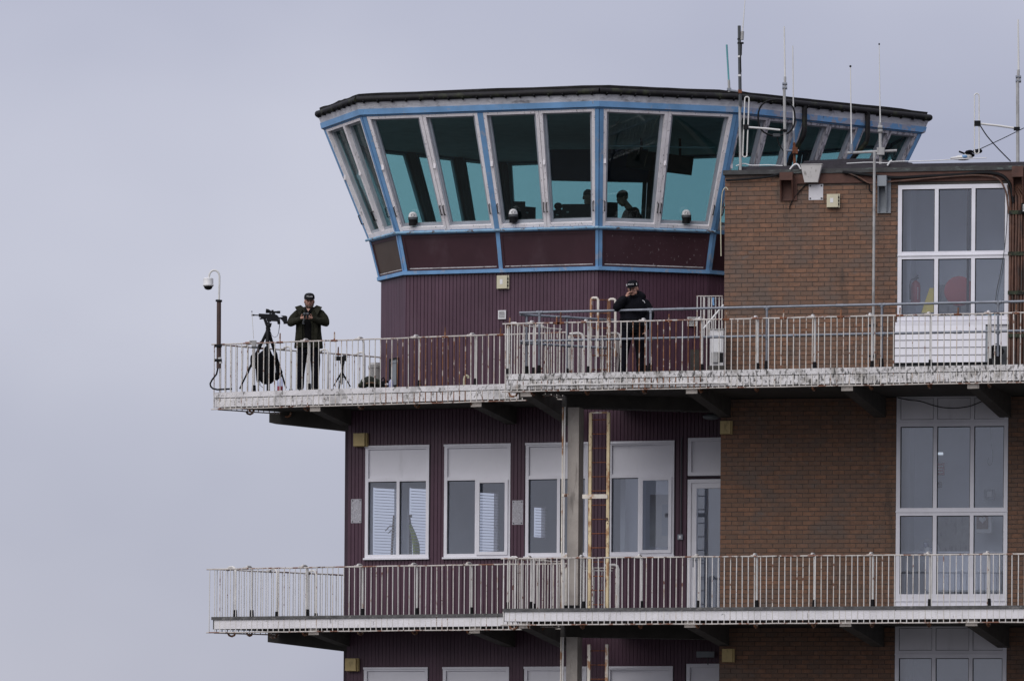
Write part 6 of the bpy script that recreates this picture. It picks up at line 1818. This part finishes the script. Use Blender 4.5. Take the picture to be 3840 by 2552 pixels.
jk_.loft([(q2(2372, 1236, .0), .20, .155), (q2(2372, 1222, .0), .225, .165), (q2(2373, 1180, .0), .235, .165), (q2(2377, 1150, .0), .25, .16), (q2(2380, 1132, .01), .25, .145), (q2(2380, 1118, .02), .20, .12), (q2(2380, 1106, .02), .11, .10)], 24)
limb(jk_, [(q2(2338, 1122, .01), .095), (q2(2322, 1138, -.06), .092), (q2(2313, 1150, -.12), .085), (q2(2330, 1132, -.15), .070), (q2(2344, 1117, -.16), .052)])
limb(jk_, [(q2(2420, 1134, .01), .095), (q2(2434, 1158, -.01), .092), (q2(2438, 1176, -.02), .086), (q2(2432, 1205, -.06), .072), (q2(2426, 1222, -.08), .058)])
jk_.ball(q2(2388, 1100, .08), .15, .08, .09); jk_.ball(q2(2404, 1106, .02), .09, .09, .085); jk_.ball(q2(2378, 1106, -.06), .085, .06, .045); jk_.ball(q2(2425, 1210, -.06), .07, .08, .12)
for k in range(3): jk_.loft([(q2(2372, 1165 + k * 24, 0), .243, .172), (q2(2372, 1171 + k * 24, 0), .243, .172)], 24)
coat = remeshed('coat', jk_, .011, 'navycloth', p2, 3)
build('white_piping', MB().tube([q2(2408, 1123, -.155), q2(2414, 1126, -.155), q2(2418, 1133, -.15)], .0055, 6), 'white', coat)
tr2 = MB()
tr2.loft([(q2(2374, 1222, 0), .19, .13), (q2(2374, 1245, 0), .185, .13)], 18)
for pts in ([(2352, 1240, .108), (2344, 1300, .095), (2338, 1350, .078), (2334, 1388, .07)], [(2397, 1240, .105), (2401, 1300, .09), (2402, 1350, .075), (2402, 1388, .068)]):
    limb(tr2, [(q2(x, y, 0), r_) for x, y, r_ in pts])
remeshed('trousers', tr2, .011, 'trouser', p2, 3)
shoe(p2, q2(2333, 1400.5), .15); shoe(p2, q2(2403, 1400.5), -.15)
ph = empty('mobile_phone', q2(2358, 1098, -.17), 'dark phone held to the ear of the man in the police cap', 'phone')
build('phone_body', MB().cbox(q2(2360, 1094, -.165), .012, .07, .14, Matrix.Rotation(R(14), 3, 'Y')), 'black', ph)
build('screen', MB().cbox(q2(2361.6, 1094, -.165), .002, .06, .12, Matrix.Rotation(R(14), 3, 'Y')), 'dkgrey', ph)

# controllers inside the cab
def controller(px_, py_, Y, lean, label, yaw, floor=ZB + .04):
    """head centre seen at px,py; lean forward in metres"""
    hcx = P(px_, py_, Y)
    f = Matrix.Rotation(yaw, 3, 'Z')
    K = 1.28
    A = lambda x, y, z: hcx + f @ V((x, y, z)) * K
    r_ = empty('person', V((hcx.x, hcx.y, floor)), label, 'person')
    b = MB(); rt = f @ Matrix.Rotation(R(18 + lean * 40), 3, 'X'); head_mesh(b, hcx, rt, K)
    hp_ = A(0, .05 + lean, -.72); hp_.z = max(hp_.z, floor + .45)
    limb(b, [(A(0, .02, -.04), .058), (A(0, .05 + lean * .2, -.15), .07)])
    sh = A(0, .06 + lean * .25, -.22)
    for k in (-1, 1):
        s = sh + f @ V((k * .19 * K, 0, 0)); e = s + f @ V((k * .06, -.10, -.27)) * K; wv = e + f @ V((-k * .06, -.24, -.02))
        limb(b, [(s, .055), (e, .042), (wv, .03)])
        hand(b, wv, (0, 0, -1), (-k * .2, -1, -.05), (-k, 0, 0), .4)
        hp2 = hp_ + f @ V((k * .09, 0, 0)); kn = hp2 + f @ V((0, -.05, 0)); kn.z = floor + (hp_.z - floor) * .5
        limb(b, [(hp2, .08), (kn, .06), (V((hp2.x, hp2.y, floor + .07)), .045)])
    b.loft([(sh + V((0, 0, .03)), .12, .09), (sh - V((0, 0, .05)), .18, .11), (sh.lerp(hp_, .6), .16, .11), (hp_, .16, .12)], 14, f @ V((1, 0, 0)))
    remeshed('body', b, .010, 'skin', r_, 1)
    t_ = MB(); t_.loft([(sh + V((0, 0, .08)), .12, .11), (sh + V((0, 0, .03)), .23, .15), (sh - V((0, 0, .08)), .29, .19), (sh.lerp(hp_, .55), .28, .21), (hp_, .25, .19)], 18, f @ V((1, 0, 0)))
    for k in (-1, 1):
        s = sh + f @ V((k * .19 * K, 0, -.01)); e = s + f @ V((k * .06, -.10, -.27)) * K
        limb(t_, [(s, .108), (e, .084), (e + f @ V((-k * .05, -.2, -.015)), .06)])
    remeshed('jumper', t_, .013, 'navycloth', r_, 3)
    tr = MB()
    for k in (-1, 1):
        hp2 = hp_ + f @ V((k * .09, 0, 0)); kn = hp2 + f @ V((0, -.05, 0)); kn.z = floor + (hp_.z - floor) * .5
        limb(tr, [(hp2, .1), (kn, .08), (V((hp2.x, hp2.y, floor + .08)), .07)])
    remeshed('trousers', tr, .014, 'trouser', r_, 2)
    h_ = MB().ball(hcx + rt @ V((0, .02, .048)) * K, .083 * K, .098 * K, .082 * K, 14, 9, rt); build('hair', h_, 'hair', r_)
    face_bits(r_, hcx, rt, False, K)
    for k in (-1, 1): shoe(r_, V((hp_.x, hp_.y, floor)) + f @ V((k * .09, 0, 0)), yaw)
controller(2335, 745, 6.9, .32, 'dark silhouette of a controller stooping over the desk in the right half of the cab', R(-75))
controller(2206, 742, 7.3, .05, 'dark silhouette of a controller seated behind the wide monitor in the cab', R(170))
p = P(2095, 790, 6.9)
hs = empty('headset_bust', p, 'dark rounded telephone console on the control desk left of the wide monitor', 'console')
build('console_body', MB().loft([(p + V((0, 0, -.28)), .17, .12), (p + V((0, 0, -.05)), .17, .12), (p + V((0, 0, .0)), .12, .1), (p + V((0, 0, .03)), .05, .05)], 14), 'black', hs)
build('lamp_head', MB().ball(p + V((-.01, 0, .09)), .085, .08, .075), 'black', hs)
build('tag', MB().cbox(p + V((-.03, -.13, -.1)), .06, .01, .014), 'white', hs)
